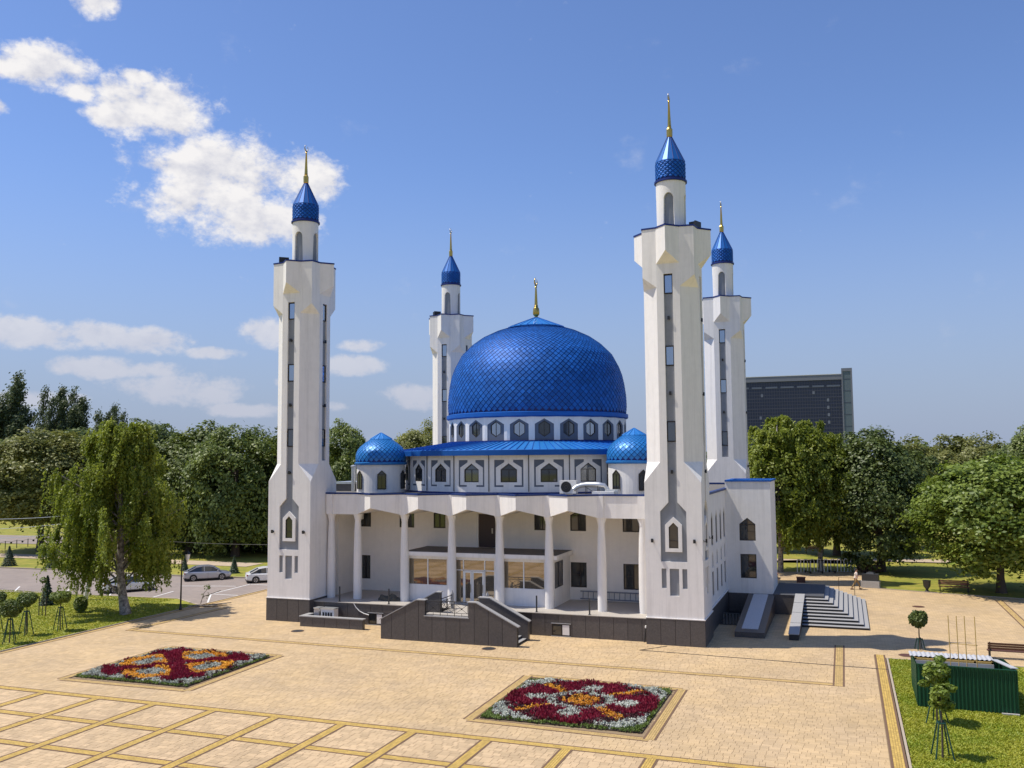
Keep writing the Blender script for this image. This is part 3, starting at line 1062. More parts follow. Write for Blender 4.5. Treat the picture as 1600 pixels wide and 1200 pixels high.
def minaret(full, label):
    t = thing('minaret', label, 'minaret', (0, 0, 0), 0, 'minarets at the corners of the mosque')
    # plinth: core and granite slabs
    core = MB()
    core.box(-HW, HW, -HW, HW, -.05, 1.69)
    pl_ = core.build('plinth', 'granite_core', t)
    for k in range(4):
        fr = tface(k)
        e = HW + .05
        granite_slabs(pl_, fr, [(-e, -.96), (-.96, 0), (0, .96), (.96, e)] if k % 2 == 0 else [(-HW, -.96), (-.96, 0), (0, .96), (.96, HW)], 0, 1.68)
    MB().box(-HW - .07, HW + .07, -HW - .07, HW + .07, 1.69, 1.745).build('plinth_coping', 'plaster', t)
    # shaft
    b = MB()
    zs, zo, zt, zh, zb = 10.55, 11.90, 25.20, 27.63, 1.745
    z_dp = 23.60
    for k in range(4):
        fr = tface(k)
        outer = [(-HW, zb), (HW, zb), (HW, zs), (OV, zo), (OV, zt), (-OV, zt), (-OV, zo), (-HW, zs)]
        if k in full:
            hole = [(-.86, 5.38), (.86, 5.38), (.86, 8.65), (.30, 9.25), (.30, 24.50), (-.30, 24.50), (-.30, 9.25), (-.86, 8.65)]
            nich = [rect(-.31, .31, 3.18, 4.93), rect(-.84, -.52, 3.66, 4.93), rect(.52, .84, 3.66, 4.93)]
        else:
            hole = rect(-.30, .30, 12.15, 24.50)
            nich = []
        b.wall(fr, outer, [hole] + nich, .16)
    # broaches and diagonal faces
    for k in range(4):
        n = Vector((*DIRS[k], 0))
        u = Vector((-n.y, n.x, 0))
        c = n * HW + u * HW                       # square corner between face k and the next
        p1 = n * HW + u * OV
        p2 = u * HW + n * OV
        Z = lambda p, z: (p.x, p.y, z)
        b.add([Z(p1, zo), Z(c, zs), Z(p2, zo)], [(0, 1, 2)])
        b.add([Z(p1, zo), Z(p2, zo), Z(p2, z_dp), Z(p1, z_dp)], [(0, 1, 2, 3)])
    # head: eight prows forming a star
    tips = []
    for k in range(8):
        a = -PI / 2 + k * PI / 4
        ax = (k % 2 == 0)
        dist = HW * 1.4142 if ax else 2.47
        tp = Vector((math.cos(a) * dist, math.sin(a) * dist, 0))
        v0 = Vector((math.cos(a - PI / 8), math.sin(a - PI / 8), 0)) * (HW / math.cos(PI / 8))
        v1 = Vector((math.cos(a + PI / 8), math.sin(a + PI / 8), 0)) * (HW / math.cos(PI / 8))
        tips += [v0, tp]
        ztip, zbase = (25.95, zt) if ax else (24.35, z_dp)
        P = lambda p, z: (p.x, p.y, z)
        b.add([P(v0, zbase), P(tp, ztip), P(tp, zh), P(v0, zh)], [(0, 1, 2, 3)])
        b.add([P(tp, ztip), P(v1, zbase), P(v1, zh), P(tp, zh)], [(0, 1, 2, 3)])
        b.add([P(v0, zbase), P(v1, zbase), P(tp, ztip)], [(0, 1, 2)])
    star = [(p.x, p.y) for p in tips]
    b.add([(x, y, zh) for x, y in star], [tuple(range(16))])
    b.build('shaft', 'plaster', t)
    MB().prism([(x * 1.018, y * 1.018) for x, y in star], zh + .002, zh + .11).build('head_rim', 'blue_under', t)
    # slots, panels and windows
    for k in range(4):
        fr = tface(k)
        zlist = [(13.24, 14.59), (18.30, 19.63), (23.16, 24.46)]
        inf = MB()
        if k in full:
            inf.slab(fr, [(-.88, 5.34), (.88, 5.34), (.88, 8.67), (.32, 9.27), (.32, 13.22), (-.32, 13.22), (-.32, 9.27), (-.88, 8.67)], -.20, -.13)
            for a, c in ((-.33, .33), (-.86, -.50), (.50, .86)):
                inf.slab(fr, rect(a, c, 3.14, 4.96), -.20, -.12)
        else:
            inf.slab(fr, rect(-.32, .32, 12.1, 13.22), -.20, -.13)
        inf.slab(fr, rect(-.32, .32, 14.61, 18.28), -.20, -.13)
        inf.slab(fr, rect(-.32, .32, 19.65, 23.14), -.20, -.13)
        inf.build('slot_panel', 'greypaint', t)
        for z0, z1 in zlist:
            window(fr, rect(-.30, .30, z0, z1), t, .14, .065, gm=('glass_sky' if z0 > 15 else 'glass_mid'))
        if k in full:
            pw = pointed(0, .55, 6.02, 7.78, 8.30)
            pi_ = pointed(0, .31, 6.25, 7.62, 7.93)
            MB().ring(fr, pw, pi_, -.13, .015).build('window_surround', 'plaster', t)
            window(fr, pi_, t, .10, .05, bars=((-.30, .30, 6.72, 6.76),))
            for x in (-1.38, 1.38):
                spot(t, fr, x, 6.75, .0)
        for z in (11.25, 16.45, 21.50):
            if k in full or z > 12.5:
                spot(t, fr, 0, z, -.13)
    # turret with four arched niches
    rt = 1.02
    zz0, zz1 = zh + .11, 31.16
    n = 48
    b = MB()
    hwid = 4                                     # niche half width in steps of 7.5 degrees /2
    prof_a = [2 * PI * i / 96 for i in range(96)]
    def niche_top(i):
        j = (i + 12) % 24 - 12                    # steps from the niche axis (every 24 steps)
        if abs(j) >= 5.4:
            return None
        return 29.82 + .50 * math.sqrt(max(0, 1 - (j / 5.4) ** 2))
    rin = rt - .14
    for i in range(96):
        a0, a1 = -PI / 2 + prof_a[i], -PI / 2 + prof_a[i] + 2 * PI / 96
        c0, s0, c1, s1 = math.cos(a0), math.sin(a0), math.cos(a1), math.sin(a1)
        h0, h1 = niche_top(i), niche_top(i + 1)
        if h0 is None and h1 is None:
            b.add([(rt * c0, rt * s0, zz0), (rt * c1, rt * s1, zz0), (rt * c1, rt * s1, zz1), (rt * c0, rt * s0, zz1)], [(0, 1, 2, 3)])
        else:
            e0 = h0 if h0 is not None else zz0
            e1 = h1 if h1 is not None else zz0
            b.add([(rt * c0, rt * s0, e0), (rt * c1, rt * s1, e1), (rt * c1, rt * s1, zz1), (rt * c0, rt * s0, zz1)], [(0, 1, 2, 3)])
            b.add([(rt * c0, rt * s0, e0), (rin * c0, rin * s0, e0), (rin * c1, rin * s1, e1), (rt * c1, rt * s1, e1)], [(0, 1, 2, 3)])
    b.build('turret', 'plaster', t, smooth=25)
    MB().lathe([(rin - .01, zz0), (rin - .01, 31.0)], 48).build('niche_back', 'greypaint', t, smooth=40)
    MB().lathe([(1.02, 31.16), (1.13, 31.18), (1.13, 31.30), (1.04, 31.34)], 48).build('turret_rim', 'blue_under', t, smooth=30)
    # spire: scale band, ribbed cone
    sp = MB().lathe([(.99, 31.34), (1.01, 32.62)], 48).build('spire', 'blue_under', t, smooth=30)
    sc = MB()
    NS = 18
    rows = 8
    for j in range(rows):
        z0_, z1_, zm = 31.36 + j * .145, 31.36 + (j + 2) * .145, 31.36 + (j + 1) * .145
        z1_ = min(z1_, 32.62)
        for i in range(NS):
            th = 2 * PI * (i + .5 * (j % 2)) / NS
            dth = PI / NS * .90
            rr = 1.012
            def PP(a, z, r):
                return (r * math.cos(a), r * math.sin(a), z)
            sc.add([PP(th, z0_ + .02, rr + .034), PP(th + dth, zm, rr + .02), PP(th, z1_ - .02, rr), PP(th - dth, zm, rr + .02), PP(th, zm, rr + .05)],
                   [(0, 1, 4), (1, 2, 4), (2, 3, 4), (3, 0, 4)])
    sc.build('metal_scales', 'blue', sp, kind='stuff')
    MB().lathe([(1.04, 32.60), (1.03, 32.66), (.15, 34.52)], 16, cap=False).build('spire_cone', 'blue_mid', sp)
    rb = MB()
    for i in range(16):
        a = 2 * PI * i / 16
        rb.tube([(1.03 * math.cos(a), 1.03 * math.sin(a), 32.64), (.17 * math.cos(a), .17 * math.sin(a), 34.50)], [.026, .016], 5)
    rb.build('spire_ribs', 'blue_under', sp, kind='stuff')
    # finial
    fi = MB().lathe([(.14, 34.44), (.21, 34.56), (.215, 35.05), (.12, 35.20), (.145, 35.24), (.13, 35.30)], 8).build('finial', 'gold', t)
    MB().lathe([(.13, 35.26), (.055, 37.02), (.085, 37.06), (.05, 37.12), (.03, 37.18)], 10).build('finial_spike', 'gold', fi, smooth=40)
    crescent_mb((0, 0, 37.42), .235, .055).build('crescent', 'silver', fi, smooth=60)
    return t


def spot(parent, fr, x, z, d):
    b = MB()
    b.tube([fr(x, z - .1, d), fr(x, z, d + .18)], .022, 6)
    b.slab(fr, rect(x - .075, x + .075, z - .12, z + .12), d + .14, d + .24)
    b.slab(fr, rect(x - .05, x + .05, z - .05, z + .05), d, d + .03)
    return b.build('floodlight', 'black', parent)


def loudspeaker(parent, loc, rz):
    b = MB()
    m = Matrix.Rotation(rz, 3, 'Z')
    ax, ay = m @ Vector((1, 0, 0)), m @ Vector((0, 1, 0))
    c = Vector(loc)
    b.obox(c, ax * .34, ay * .22, Vector((0, 0, .20)))
    b.obox(c + ay * -.26, ax * .38, ay * .05, Vector((0, 0, .23)))
    b.tube([c - Vector((0, 0, .20)), (c.x, c.y, 27.74)], .04, 6)
    b.build('loudspeaker', 'black', parent)


mFR = minaret((0, 1), 'white front minaret beside the front right corner steps, tallest in the picture')
mFL = minaret((0, 3), 'white front minaret beside the car park, standing against the large cloud')
mBR = copy_tree(mFR)
mBL = copy_tree(mFL)
mFR.location = (TA, 0, 0)
mFL.location = (-TA, 0, 0)
mBR.location = (TA, TD, 0)
mBL.location = (-TA, TD, 0)
mBR.rotation_euler = (0, 0, PI / 2)
mBL.rotation_euler = (0, 0, -PI / 2)
tag(mBR, 'white rear minaret beside the dark glass office block')
tag(mBL, 'white rear minaret just behind the main blue dome, smallest in the picture')
for mm, a in ((mBR, -PI / 2), (mBL, PI / 2)):
    for ch in mm.children:
        for g_ in ch.children:
            if g_.name.startswith('crescent'):
                g_.rotation_euler = (0, 0, a)
loudspeaker(mFL, (-1.15, -1.30, 27.98), 0.7)
loudspeaker(mFR, (1.62, -.35, 28.0), 1.2)
loudspeaker(mFR, (1.45, .5, 28.0), 1.6)
loudspeaker(mBL, (1.2, -1.2, 27.98), 2.4)
tag(mFR, 'white front minaret rising between the portico and the pyramid steps')

# ================================================================== mosque
mosque = thing('mosque', 'white mosque with a large royal blue scaled dome and a columned portico', 'mosque', (0, 0, 0))
WB = 16.35
YB = 4.95
FZ = 1.55
back = frame((0, YB, 0), (1, 0, 0))
upper = [(-12.0, .62), (-8.1, .66), (-5.2, .52), (3.44, .64), (6.30, .62), (10.36, .62)]
uppoly = [pointed(cx, hw, 6.68, 7.86, 8.20) for cx, hw in upper]
lowpoly = [rect(-12.55, -11.42, 2.46, 4.36), rect(5.68, 6.92, 2.48, 4.34), rect(9.74, 10.98, 2.46, 4.34)]
doorpoly = rect(-1.83, -.42, 5.25, 7.86)
b = MB()
b.wall(back, rect(-12.9, 12.9, FZ, 8.6), uppoly + lowpoly + [doorpoly], .14)
b.build('portico_back_wall', 'plaster_in', mosque)
for s in (-1, 1):
    x0, x1 = sorted((s * 12.55, s * 12.95))
    MB().box(x0, x1, 1.80, YB - .01, FZ, 8.6).build('portico_side_wall', 'plaster_in', mosque)
for (cx, hw), p in zip(upper, uppoly):
    window(back, p, mosque, .10, .08, bars=((cx - .04, cx + .04, 6.72, 7.90), (cx - hw, cx + hw, 7.80, 7.87)))
for p in lowpoly:
    cx = (p[0][0] + p[1][0]) / 2
    window(back, p, mosque, .10, .08, bars=((cx + .08, cx + .18, p[0][1], p[2][1]), (p[0][0], cx + .1, 3.40, 3.45)))
dd = MB().slab(back, inset(doorpoly, .02), -.12, -.05).build('door', 'door_brown', mosque)
MB().slab(back, rect(-.72, -.62, 6.35, 6.75), -.05, .03).build('handle', 'silver', dd)
MB().slab(back, rect(-1.95, -1.85, 5.25, 7.9), 0, .04).build('door_trim', 'frame_white', dd)

# body: side and rear walls, roof
b = MB()
east = frame((WB, 0, 0), (0, 1, 0))
west = frame((-WB, 0, 0), (0, -1, 0))
ewin = []
for yc in (4.6, 7.0, 9.4, 11.6):
    ewin += [pointed(yc, .46, 5.9, 7.7, 8.3), pointed(yc, .36, 4.35, 5.05, 5.5), rect(yc - .40, yc + .40, 2.35, 4.05)]
b.wall(east, rect(1.6, TD - 1.6, 1.70, 9.55), ewin, .16)
b.wall(west, rect(-(TD - 1.6), -1.6, 1.70, 9.55), [], .16)
b.add([(WB, TD - 1.5, 0), (-WB, TD - 1.5, 0), (-WB, TD - 1.5, 9.55), (WB, TD - 1.5, 9.55)], [(0, 1, 2, 3)])
b.build('side_walls', 'plaster', mosque)
for i, p in enumerate(ewin):
    if i % 3 == 1:
        MB().slab(east, p, -.18, -.12).build('blind_niche', 'slate', mosque)
    else:
        window(east, p, mosque, .12, .07, bars=(((p[0][0] + p[1][0]) / 2 - .03, (p[0][0] + p[1][0]) / 2 + .03, p[0][1], p[2][1]),))
b = MB()
b.box(-WB + .02, WB - .02, .62, TD - 1.6, 9.40, 9.52)
b.build('flat_roof', 'roof_grey', mosque)
# east and west parapet edging in blue sheet
b = MB()
for s in (-1, 1):
    x0, x1 = sorted((s * (WB - .25), s * (WB + .10)))
    b.box(x0, x1, 1.95, TD - 1.9, 9.552, 9.70)
b.box(-WB, WB, TD - 1.9, TD - 1.4, 9.55, 9.70)
b.build('parapet_edging', 'blue_edge', mosque)

# plinth of the side walls
pz = MB()
MB().box(-WB - .04, -WB + .1, 1.6, TD - 1.6, -.05, 1.66).build('side_plinth', 'granite_core', mosque)
pz.box(WB - .1, WB + .04, 1.6, 12.61, -.05, 1.66)
spl = pz.build('side_plinth', 'granite_core', mosque)
MB().box(WB, 19.85, 12.62, 12.8, -.05, 1.45).build('wing_plinth_core', 'granite_core', mosque)
granite_slabs(spl, frame((WB + .04, 0, 0), (0, 1, 0)), [(1.95 + .9 * i, 2.85 + .9 * i) for i in range(12)], 0, 1.64, .03)
granite_slabs(spl, frame((0, 12.62, 0), (1, 0, 0)), [(16.45 + .85 * i, 17.3 + .85 * i) for i in range(4)], 0, 1.44, .03)
MB().box(WB + .02, WB + .11, 1.95, 12.6, 1.66, 1.715).build('plinth_coping', 'plaster', mosque)

# east wing
wing = MB()
wf = frame((0, 12.70, 0), (1, 0, 0))
w1 = pointed(18.02, .62, 5.55, 6.85, 7.35)
w2 = rect(17.42, 18.64, 2.62, 4.50)
wing.wall(wf, rect(WB, 19.85, 1.45, 10.20), [w1, w2], .14)
wing.add([(19.85, 12.7, 1.45), (19.85, 17.9, 1.45), (19.85, 17.9, 10.2), (19.85, 12.7, 10.2)], [(0, 1, 2, 3)])
wing.add([(19.85, 17.9, 0), (WB, 17.9, 0), (WB, 17.9, 10.2), (19.85, 17.9, 10.2)], [(0, 1, 2, 3)])
wing.add([(WB, 12.7, 9.4), (WB, 17.9, 9.4), (WB, 17.9, 10.2), (WB, 12.7, 10.2)][::-1], [(0, 1, 2, 3)])
wing.add([(WB, 12.7, 10.0), (19.85, 12.7, 10.0), (19.85, 17.9, 10.0), (WB, 17.9, 10.0)], [(0, 1, 2, 3)])
wg = wing.build('east_wing', 'plaster', mosque)
MB().box(19.80, 19.83, 12.72, 17.9, -.05, 1.44).box(WB, 19.80, 12.82, 12.84, -.05, 1.44).build('wing_plinth', 'granite_black', wg)
b = MB()
b.box(WB + .0, 19.93, 12.62, 12.86, 10.205, 10.33).box(19.69, 19.93, 12.86, 17.98, 10.205, 10.33).box(WB, 19.69, 17.74, 17.98, 10.205, 10.33).box(WB - .0, WB + .24, 12.86, 17.74, 10.205, 10.33)
b.build('wing_coping', 'blue', wg)
window(wf, w1, mosque, .10, .07, bars=((17.42, 18.62, 6.78, 6.84), (18.0, 18.04, 6.84, 7.3), (18.02, 18.05, 6.30, 6.80), (18.02, 18.60, 6.28, 6.31)))
window(wf, w2, mosque, .10, .07, bars=((18.02, 18.06, 3.55, 4.45), (18.02, 18.6, 3.52, 3.56)))

# ---------------------------------------------------------------- portico: floor, plinth, columns, folded fascia
YP = -1.22
pp = MB()
pp.box(-12.85, 12.85, YP, YB + .1, -.05, 1.50)
ppo = pp.build('portico_plinth', 'granite_core', mosque)
pf = frame((0, YP, 0), (1, 0, 0))
xs = [-12.83 + .97 * i for i in range(27)]
segs = [(xs[i], xs[i + 1]) for i in range(26)] + [(xs[26], 12.83)]
segs = [s for s in segs if not (-4.4 < (s[0] + s[1]) / 2 < 4.2)]
holes = [(6.10, 7.42, .04, .86), (-8.15, -6.95, .04, .86)]
granite_slabs(ppo, pf, segs, 0, 1.48, .05, .012, holes)
MB().box(-12.88, 12.88, YP - .10, YB, 1.502, FZ).build('portico_floor', 'floor_tile', mosque)
for h in holes:
    bw = window(pf, rect(h[0], h[1], h[2] + .02, h[3]), mosque, -.01, .06, bars=(((h[0] + h[1]) / 2, (h[0] + h[1]) / 2 + .08, h[2], h[3]),), name='basement_window')
    MB().slab(pf, rect((h[0] + h[1]) / 2 + .10, h[1] - .07, h[2] + .08, h[3] - .07), .045, .06).build('open_sash', 'frame_white', bw)
    MB().slab(pf, rect(h[0] - .05, h[1] + .05, h[3], h[3] + .05), .0, .09).slab(pf, rect(h[0] - .05, h[1] + .05, h[2] - .04, h[2]), 0, .11).build('sill', 'granite_light', bw)

CX = [-12.46, -10.14, -6.12, -2.22, 1.58, 5.36, 9.22, 12.16]
CY = .62
colme = MB().lathe([(.325, FZ), (.325, FZ + .25), (.33, 3.6), (.315, 5.2), (.275, 6.6), (.23, 7.42), (.235, 7.50)], 28).mesh('column', 'plaster', 40)
capme = MB().lathe([(.235, 7.50), (.255, 7.52), (.255, 7.58), (.25, 7.62), (.36, 7.96), (.36, 8.0)], 28).mesh('capital', 'plaster', 40)
pilme = MB().box(-.25, .25, -.40, .2, 7.99, 9.53).mesh('column_head', 'plaster')
for x in CX:
    c = link('column', colme, mosque, (x, CY, 0))
    link('capital', capme, c)
    link('column_head', pilme, c)
YF = .36
RY = -1.12
mids = [(CX[i] + CX[i + 1]) / 2 for i in range(1, 6)]
pts = [(-12.86, YF)]
for i in range(1, 7):
    pts.append((CX[i], YF))
    if i < 6:
        pts.append((mids[i - 1], RY))
pts.append((12.86, YF))
ZT, ZL, ZR = 9.53, 7.98, 8.56


def zbot(p):
    return ZR if p[1] < 0 else ZL


for a, c in zip(pts[:-1], pts[1:]):
    A, C = Vector((*a, 0)), Vector((*c, 0))
    d = (C - A).normalized()
    nb = Vector((-d.y, d.x, 0)) * .16
    za, zc = zbot(a), zbot(c)
    vs = [(A.x, A.y, za), (C.x, C.y, zc), (C.x, C.y, ZT), (A.x, A.y, ZT), (A.x + nb.x, A.y + nb.y, za), (C.x + nb.x, C.y + nb.y, zc), (C.x + nb.x, C.y + nb.y, ZT), (A.x + nb.x, A.y + nb.y, ZT)]
    MB().add(vs, [(0, 1, 2, 3), (5, 4, 7, 6), (1, 0, 4, 5), (2, 1, 5, 6), (0, 3, 7, 4), (3, 2, 6, 7)]).build('fascia_panel', 'plaster', mosque)
# soffit folds: each bay's ceiling rises to the ridge
so = MB()
for i in range(0, len(pts) - 1):
    a, c = pts[i], pts[i + 1]
    so.add([(a[0], a[1] + .1, zbot(a) + .02), (c[0], c[1] + .1, zbot(c) + .02), (c[0], YB, zbot(c) + .02), (a[0], YB, zbot(a) + .02)], [(3, 2, 1, 0)])
so.build('portico_ceiling', 'plaster_in', mosque)
rt_ = MB()
rt_.add([(x, y - .03, 9.54) for x, y in pts] + [(12.86, .7, 9.54), (-12.86, .7, 9.54)], [tuple(range(len(pts) + 2))])
rt_.build('portico_roof', 'roof_grey', mosque)
ed = MB()
for a, c in zip(pts[:-1], pts[1:]):
    A, C = Vector((a[0], a[1] - .07, 0)), Vector((c[0], c[1] - .07, 0))
    d = (C - A).normalized()
    nb = Vector((-d.y, d.x, 0)) * .40
    ed.add([(A.x, A.y, 9.545), (C.x, C.y, 9.545), (C.x, C.y, 9.66), (A.x, A.y, 9.66), (A.x + nb.x, A.y + nb.y, 9.545), (C.x + nb.x, C.y + nb.y, 9.545), (C.x + nb.x, C.y + nb.y, 9.66), (A.x + nb.x, A.y + nb.y, 9.66)],
           [(0, 1, 2, 3), (5, 4, 7, 6), (1, 0, 4, 5), (3, 2, 6, 7)])
ed.build('portico_edging', 'blue_edge', mosque)

# glazed vestibule
VX0, VX1, VY = -6.08, 5.62, .98
vf = frame((0, VY, 0), (1, 0, 0))
ve = frame((VX1, 0, 0), (0, 1, 0))
vw = frame((VX0, 0, 0), (0, -1, 0))
b = MB()
b.wall(vf, rect(VX0, VX1, FZ, 4.93), [rect(-6.0, -2.75, 2.74, 4.76), rect(-2.22, 1.04, FZ + .001, 4.76), rect(1.66, 4.9, 2.74, 4.76)], .12)
b.wall(ve, rect(VY, YB, FZ, 4.93), [rect(VY + .08, 3.15, 2.86, 4.72)], .12)
b.wall(vw, rect(-YB, -VY, FZ, 4.93), [], .12)
ves = b.build('vestibule', 'plaster', mosque)
MB().box(VX0 - .28, VX1 + .28, VY - .32, YB, 4.94, 5.24).build('canopy', 'plaster', ves)
MB().add([(VX0 - .20, VY - .24, 5.246), (VX1 + .20, VY - .24, 5.246), (VX1 + .20, YB, 5.246), (VX0 - .20, YB, 5.246)], [(0, 1, 2, 3)]).build('canopy_roof', 'roof_grey', ves)
fs = .06
for (x0, x1) in ((-6.0, -2.75), (1.66, 4.9)):
    xm = (x0 + x1) / 2
    window(vf, rect(x0, x1, 2.74, 4.76), mosque, .08, .06, bars=((xm - .04, xm + .04, 2.76, 4.74),), fm='frame_white', gm='glass_warm')
window(ve, rect(VY + .08, 3.15, 2.86, 4.72), mosque, .08, .05, bars=((2.05, 2.10, 2.88, 4.7),), fm='frame', gm='glass_grey')
window(vf, rect(-2.22, 1.04, FZ + .001, 4.76), mosque, .08, .06, bars=((-2.2, 1.02, 3.93, 3.99), (-1.50, -1.42, FZ, 4.74), (.20, .28, FZ, 4.74)), fm='frame_white', gm='glass_warm', name='entrance_glazing')
for (x0, x1) in ((-1.40, -.78), (-.74, .18)):
    ring = rect(x0, x1, FZ + .01, 3.90)
    dl = MB().ring(vf, ring, inset(ring, .11), -.05, .03).build('entrance_door', 'frame_white', mosque)
    MB().slab(vf, inset(ring, .10), -.03, -.005).build('pane', 'glass_warm', dl)
    MB().slab(vf, rect(x1 - .09, x1 - .05, 2.35, 2.95), .03, .07).build('handle', 'silver', dl)

# ---------------------------------------------------------------- lower drum, skirt roof, upper drum, dome
DC = (0.0, 14.4)
NF = 24


def facet(r, k):
    a = math.radians(7.5 + 15 * k)
    n = Vector((math.sin(a), -math.cos(a), 0))
    u = Vector((-n.y, n.x, 0))
    return frame(Vector((*DC, 0)) + n * r, u)


hwid = 11.7 * math.tan(PI / NF)
hw2 = 7.75 * math.tan(PI / NF)
L1 = [(-1.13, 10.05), (-.42, 10.05), (-.42, 10.18), (-1.0, 10.18), (-1.0, 11.52), (-.34, 11.93), (-.34, 12.10), (-1.13, 12.10)]
R1 = [(-x, z) for x, z in L1][::-1]
lowb, upb = MB(), MB()
WP = pointed(0, .64, 10.40, 11.36, 11.84)
HEX = [(0, 13.90), (.47, 14.22), (.47, 14.90), (0, 15.22), (-.47, 14.90), (-.47, 14.22)]
PAN = [(-.77, 13.62), (.77, 13.62), (.77, 14.94), (0, 15.38), (-.77, 14.94)]
for k in range(NF):
    fr = facet(11.7, k)
    lowb.wall(fr, rect(-hwid, hwid, 9.5, 12.6), [WP, L1, R1], .10)
    fr2 = facet(7.75, k)
    upb.wall(fr2, rect(-hw2, hw2, 13.3, 15.7), [PAN], .05)
ld = lowb.build('lower_drum', 'plaster', mosque)
ud = upb.build('upper_drum', 'plaster', mosque)
MB().lathe([(11.72 / math.cos(PI / NF), 9.5), (11.72 / math.cos(PI / NF), 9.64)], NF, DC, False, a0=0).build('drum_skirting', 'blue_under', ld)
wm = wpane = None
for k in range(NF):
    seen = math.cos(math.radians(7.5 + 15 * k) - .34) > -.15
    fr, fr2 = facet(11.7, k), facet(7.75, k)
    g = MB()
    g.slab(fr, L1, -.11, -.05).slab(fr, R1, -.11, -.05)
    g.build('drum_panel', 'slate', ld)
    pb = MB().wall(fr2, PAN, [HEX], .10)
    gg = MB()
    gg.wall(lambda a, b_, d=0.0, f=fr2: f(a, b_, d - .035), PAN, [HEX], .09)
    gg.build('hexagon_panel', 'slate', ud)
    if seen:
        window(fr, WP, ld, .09, .07, bars=((-.60, .60, 11.33, 11.38), (-.02, .02, 10.45, 11.33)), gm=('glass', 'glass', 'glass_mid')[k % 3])
        window(fr2, HEX, ud, .12, .06, bars=((-.015, .015, 14.0, 15.1),), gm=('glass_sky', 'glass', 'glass_mid', 'glass_sky', 'glass_mid')[k % 5])
dp = MB()
for k in range(NF):
    a = math.radians(15 * k)
    rr = 11.7 / math.cos(PI / NF) + .05
    x, y = DC[0] + rr * math.sin(a), DC[1] - rr * math.cos(a)
    dp.tube([(x, y, 9.7), (x, y, 12.45)], .035, 6)
dp.build('downpipes', 'dark_metal', ld, kind='stuff')
# skirt roof with standing seams
RE, RI = 12.35, 7.72
sk = MB().lathe([(RE, 12.46), (RE, 12.84), (RE - .03, 12.86), (RI, 13.58)], 96, DC, False).build('skirt_roof', 'blue_light', mosque, smooth=20)
MB().lathe([(11.6, 12.44), (RE + .012, 12.44), (RE + .012, 12.85), (RE - .02, 12.875)], 96, DC, False).build('eaves_fascia', 'blue', sk, smooth=20)
ss = MB()
for i in range(132):
    a = 2 * PI * i / 132
    c, s = math.cos(a), math.sin(a)
    p0 = Vector((DC[0] + (RE - .02) * c, DC[1] + (RE - .02) * s, 12.88))
    p1 = Vector((DC[0] + RI * c, DC[1] + RI * s, 13.60))
    ss.obox((p0 + p1) / 2, (p1 - p0) / 2, Vector((-s, c, 0)) * .022, Vector((0, 0, .035)))
ss.build('standing_seams', 'blue', sk, kind='stuff')
MB().lathe([(7.95, 13.46), (7.98, 13.62), (7.76, 13.66)], 96, DC, False).build('drum_flashing', 'blue_under', ud, smooth=30)
MB().lathe([(7.72, 15.50), (7.92, 15.56), (8.0, 15.62), (8.0, 15.92), (7.80, 15.98)], 96, DC, False).build('dome_rim', 'blue', mosque, smooth=30)


def scaled_dome(parent, name, prof, c, N, kq, singles_n, gap=.885, lift=.05, cap=None, ribs=16):
    """dome skin plus diamond scales laid on a conformal helix lattice; the scales nearest to the viewer are parts of their own"""
    sk_ = MB().lathe([(r - .03, z) for r, z in prof], 96, c, False).build(name, 'blue_under', parent, smooth=60)
    # resample profile by t = integral ds / r
    S = 400
    pr = []
    for (r0, z0), (r1, z1) in zip(prof[:-1], prof[1:]):
        for i in range(S // (len(prof) - 1)):
            f = i / (S // (len(prof) - 1))
            pr.append((r0 + (r1 - r0) * f, z0 + (z1 - z0) * f))
    pr.append(prof[-1])
    T = [0.0]
    for a, b_ in zip(pr[:-1], pr[1:]):
        T.append(T[-1] + math.hypot(b_[0] - a[0], b_[1] - a[1]) / ((a[0] + b_[0]) / 2))
    rs, zs_ = [p[0] for p in pr], [p[1] for p in pr]
    at = lambda t: (float(np.interp(t, T, rs)), float(np.interp(t, T, zs_)))
    dt = PI / N * kq
    J = int(T[-1] / dt)
    tiles = []
    for j in range(J):
        t0, t1, tm = j * dt, min((j + 2) * dt, T[-1]), (j + 1) * dt
        if tm > T[-1]:
            continue
        for i in range(N):
            th = 2 * PI * (i + .5 * (j % 2)) / N
            dth = PI / N * gap
            (r0, z0), (rm, zm), (r1, z1) = at(t0 + dt * (1 - gap)), at(tm), at(t1 - dt * (1 - gap))
            P = lambda a, r, z, l: Vector((c[0] + (r + l * .8) * math.cos(a), c[1] + (r + l * .8) * math.sin(a), z + l * .35))
            v = [P(th, r0, z0, lift), P(th + dth, rm, zm, lift * .55), P(th, r1, z1, .004), P(th - dth, rm, zm, lift * .55), P(th, r0, z0, -.02), P(th + dth, rm, zm, -.02), P(th - dth, rm, zm, -.02)]
            ctr = (v[0] + v[2]) / 2
            nr = (v[1] - v[3]).cross(v[2] - v[0])
            to = CAM - ctr
            score = nr.dot(to) / to.length ** 3
            tiles.append((score, v))
    F = [(0, 1, 2, 3), (4, 5, 1, 0), (6, 4, 0, 3)]
    tiles.sort(key=lambda t: -t[0])
    for sc_, v in tiles[:singles_n]:
        MB().add(v, F).build('scale', 'blue', sk_)
    rest = MB()
    for sc_, v in tiles[singles_n:]:
        rest.add(v, F)
    rest.build('scales', 'blue', sk_, kind='stuff')
    if cap:
        n = ribs
        MB().lathe(cap, n, c, False).build('dome_cap', 'blue_light', sk_)
        rb = MB()
        for i in range(n):
            a = 2 * PI * i / n
            rb.tube([(c[0] + r * math.cos(a), c[1] + r * math.sin(a), z + .01) for r, z in cap[-2:]], [.03, .02], 5)
        rb.build('cap_ribs', 'blue', sk_, kind='stuff')
    return sk_


